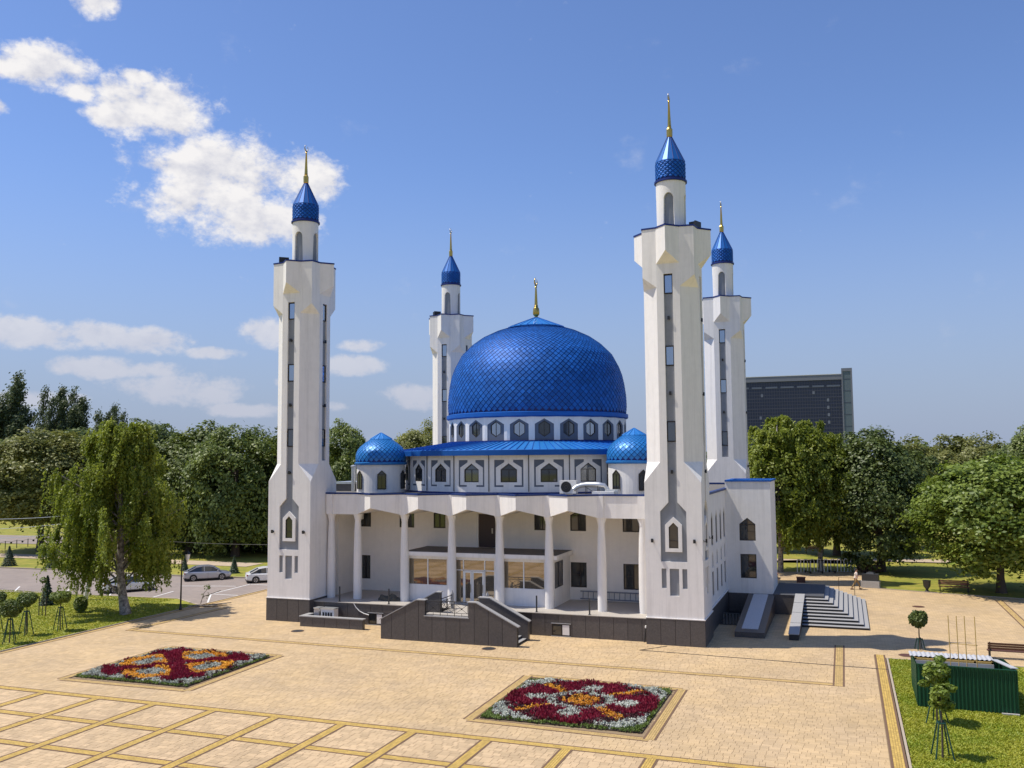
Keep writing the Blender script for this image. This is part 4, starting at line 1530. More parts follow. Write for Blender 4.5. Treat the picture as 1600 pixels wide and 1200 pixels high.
scaled_dome(mosque, 'dome', [(7.80, 15.96), (7.86, 16.6), (7.83, 17.5), (7.68, 18.6), (7.50, 19.4), (7.24, 20.1), (6.66, 21.2), (5.72, 22.14), (4.78, 22.80), (3.55, 23.38), (2.40, 23.74)], DC, 92, 1.0, 300,
            cap=[(2.56, 23.66), (2.56, 23.77), (.14, 24.72)], ribs=24)
fi = MB().lathe([(.20, 24.60), (.14, 24.82), (.27, 24.95), (.30, 25.15), (.27, 25.5), (.15, 25.68), (.19, 25.74), (.15, 25.82)], 20, DC).build('finial', 'gold', mosque, smooth=40)
MB().lathe([(.15, 25.80), (.075, 27.42), (.12, 27.47), (.05, 27.58)], 14, DC).build('finial_spike', 'gold', fi, smooth=40)
crescent_mb((DC[0], DC[1], 27.95), .34, .075).build('crescent', 'gold', fi, smooth=60)

for sx in (-1, 1):
    c = (10.66 * sx, 5.3)
    cu = MB()
    N6 = 48
    r6 = 1.98
    # drum wall with six pointed windows set every 60 degrees
    segs6 = 48
    def topz(i, lo):
        j = ((i - 4) % 8) - 4
        return j
    cw = []
    for i in range(segs6):
        a0, a1 = 2 * PI * i / segs6, 2 * PI * (i + 1) / segs6
        q = lambda a, z, r=r6: (c[0] + r * math.sin(a), c[1] - r * math.cos(a), z)
        cu.add([q(a0, 9.5), q(a1, 9.5), q(a1, 11.8), q(a0, 11.8)], [(0, 1, 2, 3)])
    cup = cu.build('cupola', 'plaster', mosque, smooth=30)
    for w6 in range(6):
        a = math.radians(30 + 60 * w6)
        n = Vector((math.sin(a), -math.cos(a), 0))
        fr6 = frame(Vector((*c, 0)) + n * (r6 - .02), Vector((-n.y, n.x, 0)))
        p6 = pointed(0, .36, 9.80, 11.0, 11.32)
        window(fr6, p6, cup, -.045, .07, bars=((-.015, .015, 9.85, 11.0), (-.34, .34, 10.98, 11.02)), th=.05)
    MB().lathe([(1.96, 11.74), (2.14, 11.78), (2.16, 11.82), (2.16, 11.95), (2.0, 12.0)], 64, c, False).build('cupola_rim', 'blue_light', cup, smooth=30)
    dm = scaled_dome(cup, 'cupola_dome', [(2.03, 11.98), (2.08, 12.3), (2.02, 12.72), (1.87, 13.02), (1.65, 13.28), (1.28, 13.58), (.86, 13.86)], c, 30, 1.0, 0, lift=.035,
                     cap=[(.92, 13.82), (.92, 13.88), (.04, 14.40)], ribs=14)
    for o in list(dm.children) + [dm]:
        if o.type == 'MESH' and o.data.materials and o.data.materials[0] == MT['blue']:
            o.data.materials[0] = MT['blue_light']
    # keep to three levels: the scale skins hang from the cupola itself
    for o in list(dm.children):
        o.parent = cup

# roof plant
ac = thing('air_conditioner', 'white outdoor air conditioner unit on the roof edge under the drum window', 'air conditioner', (6.5, 1.9, 9.53))
MB().box(-.62, .62, -.25, .25, .10, 1.05).build('casing', 'frame_white', ac)
MB().box(-.50, -.38, -.25, .25, 0, .10).box(.38, .50, -.25, .25, 0, .10).build('feet', 'dark_metal', ac)
g = MB()
fr = frame((6.5 - 6.5, -.25, 0), (1, 0, 0))
circ = lambda r, n=24, cx=-.12, cz=.58: [(cx + r * math.cos(2 * PI * i / n), cz + r * math.sin(2 * PI * i / n)) for i in range(n)]
g.ring(fr, circ(.40), circ(.35), 0, .03).ring(fr, circ(.26), circ(.235), 0, .025).ring(fr, circ(.13), circ(.09), 0, .025)
g.build('fan_grille', 'dark_metal', ac)
MB().slab(fr, circ(.37), .002, .012).build('fan_opening', 'black', ac)
du = thing('ventilation_duct', 'shiny insulated duct bent over the roof edge beside the air conditioner', 'duct', (8.2, 1.75, 9.53))
MB().tube([(-1.2, -.35, .40), (-1.0, -.25, .58), (-.7, -.05, .70), (-.2, 0, .74), (.6, 0, .74), (1.0, 0, .68), (1.2, .05, .45), (1.22, .05, .0)], [.16, .165, .165, .20, .20, .165, .16, .16], 14).build('duct_pipe', 'galv', du, smooth=50)
b = MB()
for x in (-.35, .55):
    b.tube([(x, -.2, 0), (x, -.2, .65)], .025, 6).tube([(x, .2, 0), (x, .2, .65)], .025, 6)
b.tube([(-.35, -.2, .6), (.55, -.2, .05)], .02, 6)
b.build('duct_stand', 'dark_metal', du)
MB().box(1.1, 2.05, -.25, .35, .02, .42).build('fan_box', 'galv', du)
sl = thing('roof_vent_hood', 'low galvanised hood on the portico roof near the right cupola', 'vent', (9.3, 1.15, 9.56))
MB().prism([(-.8, -.25), (.8, -.25), (.7, .25), (-.7, .25)], 0, .26).build('hood', 'frame_white', sl)
MB().box(-.7, .7, -.2, .2, -.02, 0).build('curb', 'galv', sl)
rp = thing('roof_pipe', 'galvanised chimney pipe on the roof beside the left cupola', 'pipe', (-13.75, 6.2, 9.53))
MB().tube([(0, 0, 0), (0, 0, 2.0)], .19, 14).build('flue', 'galv', rp, smooth=50)
MB().lathe([(.21, 2.0), (.25, 2.05), (.25, 2.14), (.05, 2.22)], 14).build('cap', 'galv', rp)
rb_ = thing('roof_skylight', 'low grey roof box with a sheet cover beside the left cupola', 'roof box', (-13.9, 6.9, 9.53))
MB().box(-1.8, 1.7, -.4, 2.2, 0, .60).build('curb', 'roof_grey', rb_)
MB().box(-1.9, 1.8, -.5, 2.3, .60, .78).build('cover', 'galv', rb_)
for s, (x, y) in (('left', (-12.35, 4.55)),):
    a2 = thing('air_conditioner', 'cream air conditioner box high under the portico ceiling by the left minaret', 'air conditioner', (x, y, 7.32))
    MB().box(-.42, .42, -.15, .18, 0, .58).build('casing', 'frame_white', a2)
    MB().box(-.36, .10, -.165, -.151, .06, .52).build('fan_grille', 'dark_metal', a2)
    MB().box(-.36, -.30, .18, .40, -.03, 0).box(.30, .36, .18, .40, -.03, 0).build('bracket', 'dark_metal', a2)

# ================================================================== entrance staircase
st = thing('entrance_staircase', 'dark granite double staircase with a railing in front of the portico', 'staircase', (0, 0, 0))
YS, YS2, SW = -5.60, -3.35, .34
prof = [(-4.82, 0), (5.10, 0), (5.10, 1.29), (2.22, 2.70), (1.66, 2.70), (1.66, 1.66), (-1.50, 1.66), (-1.50, 2.70), (-2.12, 2.70), (-4.82, 1.29)]
sf = frame((0, YS, 0), (1, 0, 0))


def clip(poly, x0, x1):
    def half(pl_, x, keep):
        out = []
        for i in range(len(pl_)):
            a, c = pl_[i - 1], pl_[i]
            ia, ic = keep(a[0], x), keep(c[0], x)
            if ia != ic:
                f = (x - a[0]) / (c[0] - a[0])
                out.append((x, a[1] + (c[1] - a[1]) * f))
            if ic:
                out.append(c)
        return out
    return half(half(poly, x0, lambda v, x: v >= x - 1e-9), x1, lambda v, x: v <= x + 1e-9)


MB().slab(frame((0, YS + .05, 0), (1, 0, 0)), [(-4.80, -.05), (5.08, -.05), (5.08, 1.27), (2.22, 2.66), (1.70, 2.66), (1.70, 1.60), (-1.54, 1.60), (-1.54, 2.66), (-2.12, 2.66), (-4.80, 1.27)], -SW + .05, 0).build('front_wall', 'granite_core', st)
js = [-4.82, -3.98, -2.97, -1.96, -1.50, -.96, .06, 1.08, 1.66, 2.22, 3.10, 4.08, 5.10]
js = [-4.82, -3.98, -2.97, -1.96, -.96, .06, 1.08, 2.10, 3.10, 4.08, 5.10]
for a, c in zip(js[:-1], js[1:]):
    pc = clip(prof, a + .012, c - .012)
    if len(pc) > 2:
        MB().slab(frame((0, YS + .05, 0), (1, 0, 0)), pc, .0, .05).build('granite_slab', 'granite', st)


def coping(yc, path, w=.44, th=.06, name='coping'):
    b_ = MB()
    for (x0, z0), (x1, z1) in zip(path[:-1], path[1:]):
        b_.add([(x0, yc - w / 2, z0), (x1, yc - w / 2, z1), (x1, yc + w / 2, z1), (x0, yc + w / 2, z0), (x0, yc - w / 2, z0 + th), (x1, yc - w / 2, z1 + th), (x1, yc + w / 2, z1 + th), (x0, yc + w / 2, z0 + th)],
               [(3, 2, 1, 0), (4, 5, 6, 7), (0, 1, 5, 4), (1, 2, 6, 5), (2, 3, 7, 6), (3, 0, 4, 7)])
    return b_.build(name, 'granite_light', st)


ycp = YS + SW / 2
coping(ycp, [(-4.90, 1.26), (-2.12, 2.705), (-1.44, 2.705)])
coping(ycp, [(1.60, 2.705), (2.24, 2.705), (5.20, 1.26)])
coping(ycp, [(-1.56, 1.665), (1.72, 1.665)], .40)
# inner walls beside the portico
for s in (-1, 1):
    if s > 0:
        pr_ = [(1.55, 0), (5.08, 0), (5.08, 1.29), (2.30, 2.68), (1.55, 2.68)]
        cp = [(1.48, 2.685), (2.32, 2.685), (5.18, 1.25)]
    else:
        pr_ = [(-4.80, 0), (-1.40, 0), (-1.40, 2.92), (-1.70, 2.92), (-4.80, 1.29)]
        cp = [(-4.90, 1.25), (-1.71, 2.925), (-1.33, 2.925)]
    MB().slab(frame((0, YS2, 0), (1, 0, 0)), pr_, -SW, 0).build('inner_wall', 'granite', st)
    coping(YS2 + SW / 2, cp)
# landing and two flights of nine steps
MB().box(-2.2, 2.2, YS + SW, YS2, 0, 1.50).box(-1.39, 1.54, YS2, YP - .11, 0, 1.50).build('landing_base', 'granite_core', st)
MB().box(-2.2, 2.2, YS + SW, YS2, 1.502, FZ).box(-1.39, 1.54, YS2, YP - .11, 1.502, FZ).build('landing', 'floor_tile', st)
for s in (-1, 1):
    for i in range(8):
        zt_ = 1.37 - i * .172
        x0 = 2.2 + i * .34
        xa, xb = sorted((s * x0, s * (x0 + .36)))
        o = MB().box(xa, xb, YS + SW + .002, YS2 - .002, 0, zt_ - .03).build('step', 'granite_core', st)
        MB().box(xa - (.02 if s < 0 else 0), xb + (.02 if s > 0 else 0), YS + SW + .003, YS2 - .003, zt_ - .03, zt_).build('tread', 'granite_light', o)


def railing(parent, p0, p1, h=.95, n=3, mid=None):
    """metal railing with crossed panels"""
    p0, p1 = Vector(p0), Vector(p1)
    b_ = MB()
    up = Vector((0, 0, h))
    b_.tube([p0 + up, p1 + up], .032, 8)
    b_.tube([p0 + up * .82, p1 + up * .82], .018, 6).tube([p0 + up * .22, p1 + up * .22], .018, 6).tube([p0 + up * .06, p1 + up * .06], .018, 6)
    for i in range(n + 1):
        q = p0.lerp(p1, i / n)
        b_.tube([q, q + up], .022, 6)
    for i in range(n):
        a, c = p0.lerp(p1, (i + .1) / n), p0.lerp(p1, (i + .9) / n)
        b_.tube([a + up * .22, c + up * .82], .014, 5).tube([a + up * .82, c + up * .22], .014, 5)
        m_ = (a + c) / 2
        b_.tube([m_, m_ + up * .22], .014, 5)
        b_.tube([a + up * .22, a + up * .82], .014, 5).tube([c + up * .22, c + up * .82], .014, 5)
        ce = m_ + up * .52
        b_.obox(ce, (c - a).normalized() * .05, Vector((0, .02, 0)), Vector((0, 0, .05)))
    return b_.build('railing', 'black', parent)


railing(st, (-1.48, YS + .2, 1.73), (1.64, YS + .2, 1.73), .96, 3)
railing(st, (-1.28, YS2, FZ), (-1.28, YP - .2, FZ), .95, 2)
railing(st, (1.42, YS2, FZ), (1.42, YP - .2, FZ), .95, 2)
for i, (x, y) in enumerate([(-1.28, YP - .25), (1.42, YP - .25)]):
    MB().box(x - .09, x + .09, y - .09, y + .09, FZ, FZ + 1.05).build('newel_post', 'granite_light', st)
    MB().lathe([(.13, FZ + 1.05), (.0, FZ + 1.32)], 4, (x, y)).build('newel_cap', 'granite_light', st)
# short steel posts along the portico edge
for i, (x, lb) in enumerate([(-10.7, 'thin steel post on the portico edge beside the second column'), (-6.55, 'thin steel post on the portico edge beside the third column'),
                             (4.95, 'thin steel post on the portico edge right of the glass vestibule'), (8.75, 'thin steel post on the portico edge before the aluminium ladder')]):
    t = thing('steel_post', lb, 'post', (x, YP + .12, FZ), 0, 'posts along the portico edge')
    MB().tube([(0, 0, 0), (0, 0, 1.12)], .055, 10).build('tube', 'dark_metal', t, smooth=50)
    MB().lathe([(.11, 0), (.11, .02)], 12).build('flange', 'dark_metal', t)
# ladder lying along the back wall
ld_ = thing('ladder', 'long aluminium ladder lying on edge along the portico back wall', 'ladder', (9.1, 4.62, FZ + .04))
a_, b_ = MB(), MB()
a_.box(-2.6, 3.4, -.04, .04, .08, .16)
b_.box(-2.6, 3.4, .02, .10, .62, .70)
a_.build('rail', 'office_panel', ld_)
b_.build('rail', 'office_panel', ld_)
for i in range(15):
    x = -2.4 + i * .40
    MB().tube([(x, 0, .12), (x, .06, .65)], .028, 6).build('rung', 'office_panel', ld_)
hp = thing('tarpaulin_heap', 'heap of crumpled dark tarpaulin on the portico floor by the third column', 'tarpaulin', (-7.3, .55, FZ))
hb = bmesh.new()
bmesh.ops.create_icosphere(hb, subdivisions=4, radius=1)
for v in hb.verts:
    nz = math.sin(v.co.x * 7 + v.co.y * 3) * .16 + math.sin(v.co.y * 9 - v.co.z * 5) * .12 + math.sin(v.co.x * 17) * .05
    v.co = Vector((v.co.x * 1.05 * (1 + nz * .4), v.co.y * .45 * (1 + nz * .4), max(0, v.co.z) * .34 * (1 + nz * 2)))
me = bpy.data.meshes.new('tarpaulin')
hb.to_mesh(me)
hb.free()
me.materials.append(mat('olive_brown_tarpaulin', (.085, .075, .055), .8, var=.3, scale=5))
link('tarpaulin', me, hp)

# low wall in front of the left portico
lw = thing('low_wall', 'low dark granite wall with pale coping before the left end of the portico', 'wall', (0, 0, 0))
MB().box(-12.70, -7.56, -3.22, -2.95, -.05, .70).box(-12.70, -12.43, -2.95, -1.98, -.05, .70).build('core', 'granite_core', lw)
granite_slabs(lw, frame((0, -3.22, 0), (1, 0, 0)), [(-12.75 + 1.04 * i, -11.71 + 1.04 * i) for i in range(5)], 0, .69)
granite_slabs(lw, frame((-7.56, 0, 0), (0, 1, 0)), [(-3.27, -2.95)], 0, .69)
MB().box(-12.80, -7.46, -3.33, -2.88, .70, .765).box(-12.80, -12.36, -2.88, -1.98, .70, .765).build('coping', 'granite_light', lw)
for x, lb, w in ((-11.9, 'narrow grey cabinet behind the low granite wall', .42), (-10.95, 'white slotted vent cabinet behind the low granite wall', 1.1)):
    t = thing('cabinet', lb, 'cabinet', (x, -2.1, 0))
    MB().box(-w / 2, w / 2, -.3, .3, 0, 1.18).build('casing', 'frame_white' if w > .6 else 'car_silver', t)
    MB().box(-w / 2 - .04, w / 2 + .04, -.34, .34, 1.18, 1.24).build('lid', 'galv', t)
    if w > .6:
        for i in range(4):
            MB().box(-.42 + .22 * i, -.28 + .22 * i, -.315, -.302, .66, .94).build('slot', 'black', t)
# pale hose hanging on the plinth
hs_ = MB().tube([(-9.35, YP - .13, 1.52), (-9.2, YP - .10, 1.25), (-8.9, YP - .10, .98), (-8.5, YP - .09, .80), (-8.1, YP - .09, .72)], .035, 8)
tag(hs_.build('hose', 'frame_white', smooth=60), 'pale hose hanging from the portico floor to the basement window', 'hose')
dpz = thing('downpipe', 'short dark downpipe with a pale cap at the joint of portico and front minaret', 'pipe', (12.55, YP - .16, 0))
MB().tube([(0, 0, 0), (.12, 0, .95)], .04, 8).build('pipe', 'dark_metal', dpz)
MB().lathe([(.07, .93), (.07, 1.05), (.03, 1.10)], 10, (.12, 0)).build('cap', 'frame_white', dpz)

# ================================================================== east side: sloping cover, cheek wall, pyramid steps
rp_ = thing('sloping_cover', 'long sloping dark granite kerb filled with speckled pale granite beside the front minaret', 'planter', (0, 0, 0))
x0, x1, ya, yb = 18.0, 19.98, 2.25, 12.58
za, zb_ = .36, 1.46
sl_ = lambda y: za + (zb_ - za) * (y - ya) / (yb - ya)
b = MB()
b.add([(x0, ya, 0), (x1, ya, 0), (x1, yb, 0), (x0, yb, 0), (x0, ya, za), (x1, ya, za), (x1, yb, zb_), (x0, yb, zb_)], [(4, 5, 6, 7), (0, 1, 5, 4), (1, 2, 6, 5), (2, 3, 7, 6), (3, 0, 4, 7)])
b.build('kerb', 'granite', rp_)
b = MB()
y0_, y1_ = ya + .75, yb - .2
b.add([(x0 + .40, y0_, sl_(y0_) - .02), (x1 - .48, y0_, sl_(y0_) - .02), (x1 - .48, y1_, sl_(y1_) - .02), (x0 + .40, y1_, sl_(y1_) - .02), (x0 + .40, y0_, sl_(y0_) + .03), (x1 - .48, y0_, sl_(y0_) + .03), (x1 - .48, y1_, sl_(y1_) + .03), (x0 + .40, y1_, sl_(y1_) + .03)],
      [(4, 5, 6, 7), (0, 1, 5, 4), (1, 2, 6, 5), (2, 3, 7, 6), (3, 0, 4, 7)])
b.build('filling', 'speckle', rp_)
MB().box(WB + .1, 17.95, 6.6, 12.55, .0, .03).build('stairwell_shade_slab', 'granite_black', kind='structure')  # black slab at ground level, stands in for the shade of the sunken well
rl = thing('basement_railing', 'low dark railing across the shaded basement well beside the front minaret', 'railing', (0, 0, 0))
for i in range(6):
    MB().tube([(16.75 + .22 * i, 6.75, .03), (16.75 + .22 * i, 6.75, .8)], .022, 6).build('baluster', 'galv', rl)
MB().tube([(16.6, 6.75, .8), (17.95, 6.75, .8)], .03, 6).build('rail', 'dark_metal', rl)

ps = thing('pyramid_steps', 'grey and black stepped pyramid stairs wrapping the terrace corner by the east wing', 'steps', (0, 0, 0))
NSTEP = 9
for i in range(NSTEP):
    z = 1.35 - .15 * (i + 1) + .0
    xr, yf_, yb2 = 23.55 + .345 * (i + 1), 12.35 - .555 * (i + 1), 19.2 + .22 * (i + 1)
    z1_ = 1.35 - .15 * i
    z0_ = z1_ - .15
    o = MB().box(22.18, xr - .012 * 0, yf_, yb2 - 0.0, max(z0_ - .15, 0), z0_ + .13).build('step', 'granite_black', ps)
    b = MB()
    x_in, yf_in, yb_in = 23.55 + .345 * i, 12.35 - .555 * i, 19.2 + .22 * i
    b.box(22.18, xr + .025, yf_ - .025, yf_in + .10, z0_ + .132, z0_ + .15)
    b.box(x_in - .10, xr + .025, yf_in + .10, yb_in - .05, z0_ + .132, z0_ + .15)
    b.box(22.18, xr + .025, yb_in - .05, yb2 + .025, z0_ + .132, z0_ + .15)
    b.build('tread', 'granite_light', o)
MB().box(19.86, 23.57, 12.33, 19.22, 0, 1.47).build('terrace', 'granite', ps)
MB().box(19.86, 23.60, 12.30, 19.25, 1.472, 1.50).build('terrace_paving', 'terrace', ps)
b = MB()
ya, yb, za, zb_ = 2.22, 12.6, .36, 1.55
b.add([(21.55, ya, 0), (22.17, ya, 0), (22.17, yb, 0), (21.55, yb, 0), (21.55, ya, za), (22.17, ya, za), (22.17, yb, zb_), (21.55, yb, zb_)], [(4, 5, 6, 7), (0, 1, 5, 4), (1, 2, 6, 5), (2, 3, 7, 6), (3, 0, 4, 7)])
ck = b.build('cheek_wall', 'granite_black', ps)
for i in range(4):
    f0, f1 = i / 4 + .004, (i + 1) / 4 - .004
    y0_, y1_ = ya + (yb - ya) * f0 - (.03 if i == 0 else 0), ya + (yb - ya) * f1
    z0_, z1_ = za + (zb_ - za) * f0, za + (zb_ - za) * f1
    b = MB()
    b.add([(21.51, y0_, z0_ + .002), (22.21, y0_, z0_ + .002), (22.21, y1_, z1_ + .002), (21.51, y1_, z1_ + .002), (21.51, y0_, z0_ + .05), (22.21, y0_, z0_ + .05), (22.21, y1_, z1_ + .05), (21.51, y1_, z1_ + .05)],
          [(3, 2, 1, 0), (4, 5, 6, 7), (0, 1, 5, 4), (1, 2, 6, 5), (2, 3, 7, 6), (3, 0, 4, 7)])
    b.build('coping_slab', 'granite_light', ck)
hr = thing('handrail', 'thin metal handrail frame on the paving behind the pyramid steps', 'handrail', (24.6, 24.0, 0))
MB().tube([(0, 0, 0), (0, 0, 1.5), (1.3, 0, 1.5), (1.3, 0, 0)], .03, 6).build('frame', 'black', hr)
MB().tube([(0, 0, .8), (1.3, 0, .8)], .02, 6).build('rail', 'black', hr)
#@@PART3
# ================================================================== vegetation
def unit(n, rng):
    v = rng.normal(size=(n, 3))
    return v / np.linalg.norm(v, axis=1, keepdims=True)


def leaf_quads(P, Nrm, size, rng, aspect=.62, along=None):
    """diamond leaves at P facing Nrm; along = preferred direction of the leaf axis"""
    n = len(P)
    a = rng.normal(size=(n, 3)) if along is None else along + rng.normal(size=(n, 3)) * .35
    u = a - (a * Nrm).sum(1, keepdims=True) * Nrm
    u /= np.linalg.norm(u, axis=1, keepdims=True) + 1e-9
    v = np.cross(Nrm, u)
    s = size[:, None] if hasattr(size, '__len__') else size
    Q = np.empty((n, 4, 3))
    Q[:, 0] = P - u * s
    Q[:, 1] = P + v * s * aspect + Nrm * s * .18
    Q[:, 2] = P + u * s
    Q[:, 3] = P - v * s * aspect + Nrm * s * .18
    return Q


def round_crown(seed, nclu=390, nleaf=92, lobes=15, size=(.10, .20), zlo=-.9, csize=.78, R=5.0, RZ=6.5):
    """crown centred on the origin, semi axes R, R, RZ; uneven lobes with gaps"""
    rng = np.random.default_rng(seed)
    L = unit(lobes, rng)
    amp = rng.uniform(.12, .40, lobes)
    k = rng.uniform(5, 11, lobes)
    d = unit(nclu * 2, rng)
    d = d[d[:, 2] > zlo][:nclu]
    m = .72 + np.max(amp * np.exp(k * (d @ L.T - 1)), axis=1)
    rho = rng.uniform(.45, 1.0, len(d)) ** .40
    C = d * (m * rho)[:, None] * np.array([R, R, RZ])
    n = len(C)
    cs = csize * rng.uniform(.6, 1.25, n)
    off = rng.normal(size=(n, nleaf, 3)) * np.array([1, 1, .46])
    off *= (cs / 1.6)[:, None, None]
    off[:, :, 2] -= .35 * (off[:, :, 0] ** 2 + off[:, :, 1] ** 2) / cs[:, None]
    P = (C[:, None, :] + off).reshape(-1, 3)
    outw = np.repeat(d, nleaf, axis=0)
    tilt = np.repeat(rng.normal(size=(n, 3)) * .30, nleaf, axis=0)
    nr = outw * .55 + np.array([0, 0, .70]) + tilt + rng.normal(size=P.shape) * .38 + off.reshape(-1, 3) * .55
    nr /= np.linalg.norm(nr, axis=1, keepdims=True)
    return leaf_quads(P, nr, rng.uniform(*size, len(P)), rng)


def poplar_crown(seed, nclu=900, nleaf=46):
    rng = np.random.default_rng(seed)
    V = []
    plumes = 30
    for p in range(plumes):  # wind combed plumes
        a = rng.uniform(0, 2 * PI)
        rr = rng.uniform(.1, .75) * 1.0
        base = np.array([math.cos(a) * rr, math.sin(a) * rr, rng.uniform(-1.0, .15)])
        ln = rng.uniform(.8, 1.25) * (1 - .35 * rr)
        tip = base * np.array([1.15, 1.15, 1]) + np.array([.30, 0, ln])
        nb = nclu // plumes
        f = rng.uniform(0, 1, nb)
        C = base + (tip - base) * f[:, None] + rng.normal(size=(nb, 3)) * np.array([.14, .14, .03]) * (1.15 - f[:, None])
        off = rng.normal(size=(nb, nleaf, 3)) * np.array([.075, .075, .05])
        off[:, :, 0] += off[:, :, 2] * .9
        P = (C[:, None] + off).reshape(-1, 3) * np.array([6.5, 6.5, 13])
        nr = rng.normal(size=P.shape) + np.array([.2, -.3, .6])
        nr /= np.linalg.norm(nr, axis=1, keepdims=True)
        V.append(leaf_quads(P, nr, rng.uniform(.20, .38, len(P)), rng, .5, np.array([.5, 0, 1.0])))
    return np.concatenate(V)


def weeping_crown(seed, H=15.6, R=6.2, nbr=150, strands=12, leaves=26, size=(.07, .13), top=.55, low=1.6, mx=2.9):
    """birch: arching limbs with hanging strands of small leaves; returns leaf quads and limb paths"""
    rng = np.random.default_rng(seed)
    V, limbs = [], []
    for b_ in range(nbr):
        f = rng.uniform(0, 1) ** .8
        z0 = H * (.22 + .70 * f)
        prof_ = (1 - abs(f - .22) ** 1.7 * (1.35 - .6 * top)) if f > .22 else .92 + .08 * f
        prof_ = max(prof_, top * .62) * rng.uniform(.66, 1.14)
        rad = R * max(.12, prof_) * rng.uniform(.30, 1.0) ** .6
        a = rng.uniform(0, 2 * PI)
        dirn = np.array([math.cos(a), math.sin(a), 0])
        tip = dirn * rad + np.array([0, 0, z0 + rng.uniform(.2, 1.2)])
        st_ = np.array([0, 0, z0 - rad * .55])
        if b_ % 2 == 0:
            mid_ = (st_ + tip) / 2 + np.array([0, 0, .35])
            limbs.append((st_, mid_, tip))
        t = rng.uniform(.50, 1.06, strands)
        S = st_ + (tip - st_) * t[:, None] + rng.normal(size=(strands, 3)) * .24
        S[:, 2] += .35 * np.sin(PI * t)
        ln = rng.uniform(.8, mx, strands) * (1.0 if f < .75 else .6)
        ln = np.minimum(ln, np.maximum(S[:, 2] - low - rng.uniform(0, .9, strands), .4))
        tt = np.sort(rng.uniform(0, 1, (strands, leaves)), axis=1)
        drop = tt * ln[:, None]
        out = (1 - np.exp(-tt * 2)) * .25
        P = np.empty((strands, leaves, 3))
        P[:, :, 0] = S[:, None, 0] + dirn[0] * out + rng.normal(size=tt.shape) * .07
        P[:, :, 1] = S[:, None, 1] + dirn[1] * out + rng.normal(size=tt.shape) * .07
        P[:, :, 2] = S[:, None, 2] - drop
        P = P.reshape(-1, 3)
        nr = rng.normal(size=P.shape) * np.array([.8, .8, .5]) + dirn * .35 + np.array([-.30, -.15, .55])
        nr /= np.linalg.norm(nr, axis=1, keepdims=True)
        V.append(leaf_quads(P, nr, rng.uniform(*size, len(P)), rng, .55, np.array([0, 0, -1.0])))
    return np.concatenate(V), limbs


def trunk_mb(h, r, seed, lean=(0, 0), limbs=6, z_l=(.3, .8), spread=2.2):
    rn = random.Random(seed)
    b_ = MB()
    n = 7
    pts_, rs_ = [], []
    for i in range(n + 1):
        f = i / n
        pts_.append((lean[0] * f + rn.uniform(-.08, .08) * (f > 0), lean[1] * f + rn.uniform(-.08, .08) * (f > 0), h * f))
        rs_.append(r * (1.35 if i == 0 else 1.0) * (1 - .78 * f))
    b_.tube(pts_, rs_, 9)
    for k_ in range(limbs):
        f = rn.uniform(*z_l)
        p = Vector((lean[0] * f, lean[1] * f, h * f))
        a = rn.uniform(0, 2 * PI)
        q = p + Vector((math.cos(a) * spread * .5, math.sin(a) * spread * .5, spread * .45))
        q2 = q + Vector((math.cos(a + .3) * spread * .55, math.sin(a + .3) * spread * .55, spread * .55))
        b_.tube([p, q, q2], [r * .45 * (1 - f * .5), r * .28, r * .08], 6)
    return b_


CROWNS = {}
for key, m, seed, kw in [('lind1', 'leaf_lind', 1, {}), ('lind2', 'leaf_lind', 2, dict(lobes=17)), ('dark1', 'leaf_dark', 3, {}), ('dark2', 'leaf_dark', 4, dict(lobes=18)),
                         ('bright1', 'leaf_bright', 5, dict(nclu=460, nleaf=90)), ('olive1', 'leaf_olive', 6, {}), ('olive2', 'leaf_olive', 8, dict(lobes=16))]:
    CROWNS[key] = np_mesh('crown', round_crown(seed, **kw), 4, m)
for key, seed in (('pop1', 21), ('pop2', 22), ('pop3', 23)):
    CROWNS[key] = np_mesh('crown', poplar_crown(seed), 4, 'leaf_poplar')
TRUNKS = [trunk_mb(1.0 * 9, .30, s, limbs=7).mesh('trunk', 'bark', 50) for s in (1, 2, 3)]


def tree(name, label, x, y, H, Rr, zb, key, group=None, rz=0.0, cat='tree'):
    t = thing(name, label, cat, (x, y, -.1), rz, group)
    c = link('crown', CROWNS[key], t)
    rx, rz_ = (5.0 * 1.0, 6.5) if not key.startswith('pop') else (6.5, 13 * 1.05)
    c.location = (0, 0, (H + zb) / 2)
    c.scale = (Rr / rx, Rr / rx, (H - zb) / 2 / rz_)
    k_ = link('trunk', TRUNKS[int(abs(x * 7 + y)) % 3], t)
    s = H * .72 / 9
    k_.scale = (s * 1.1, s * 1.1, s)
    return t


G1 = 'park trees around the mosque'
tree('linden_tree', 'broad light green linden standing alone at the far left beyond the car park', -79.2, 35.0, 17.6, 8.6, 1.6, 'olive1', G1, .4)
tree('linden_tree', 'dark green linden directly behind the parked silver sedan', -57.0, 38.5, 18.3, 7.0, -.8, 'lind1', G1, 1.2)
tree('linden_tree', 'dark green linden behind the gap between the two parked sedans', -48.2, 36.5, 18.3, 6.6, -.8, 'lind2', G1, 2.2)
tree('maple_tree', 'deep green tree half hidden by the left front minaret', -44.0, 42.5, 17.9, 5.8, -.6, 'dark1', G1, .3)
tree('maple_tree', 'dark tree between the weeping birch and the tree row behind the silver sedan', -70.0, 46, 18.6, 7.6, -.6, 'dark2', G1, 4.0)
tree('maple_tree', 'dark tree showing over the left shoulder of the weeping birch', -93.0, 66, 19.6, 8.5, -.3, 'dark1', G1, 5.0)
tree('maple_tree', 'broad dark tree below the three windswept poplars', -126, 88, 19.8, 11.5, .5, 'dark2', G1, 2.0)
tree('maple_tree', 'broad dark tree filling the far left edge under the tallest poplar', -150, 92, 19.0, 11.5, .5, 'lind2', G1, 3.0)
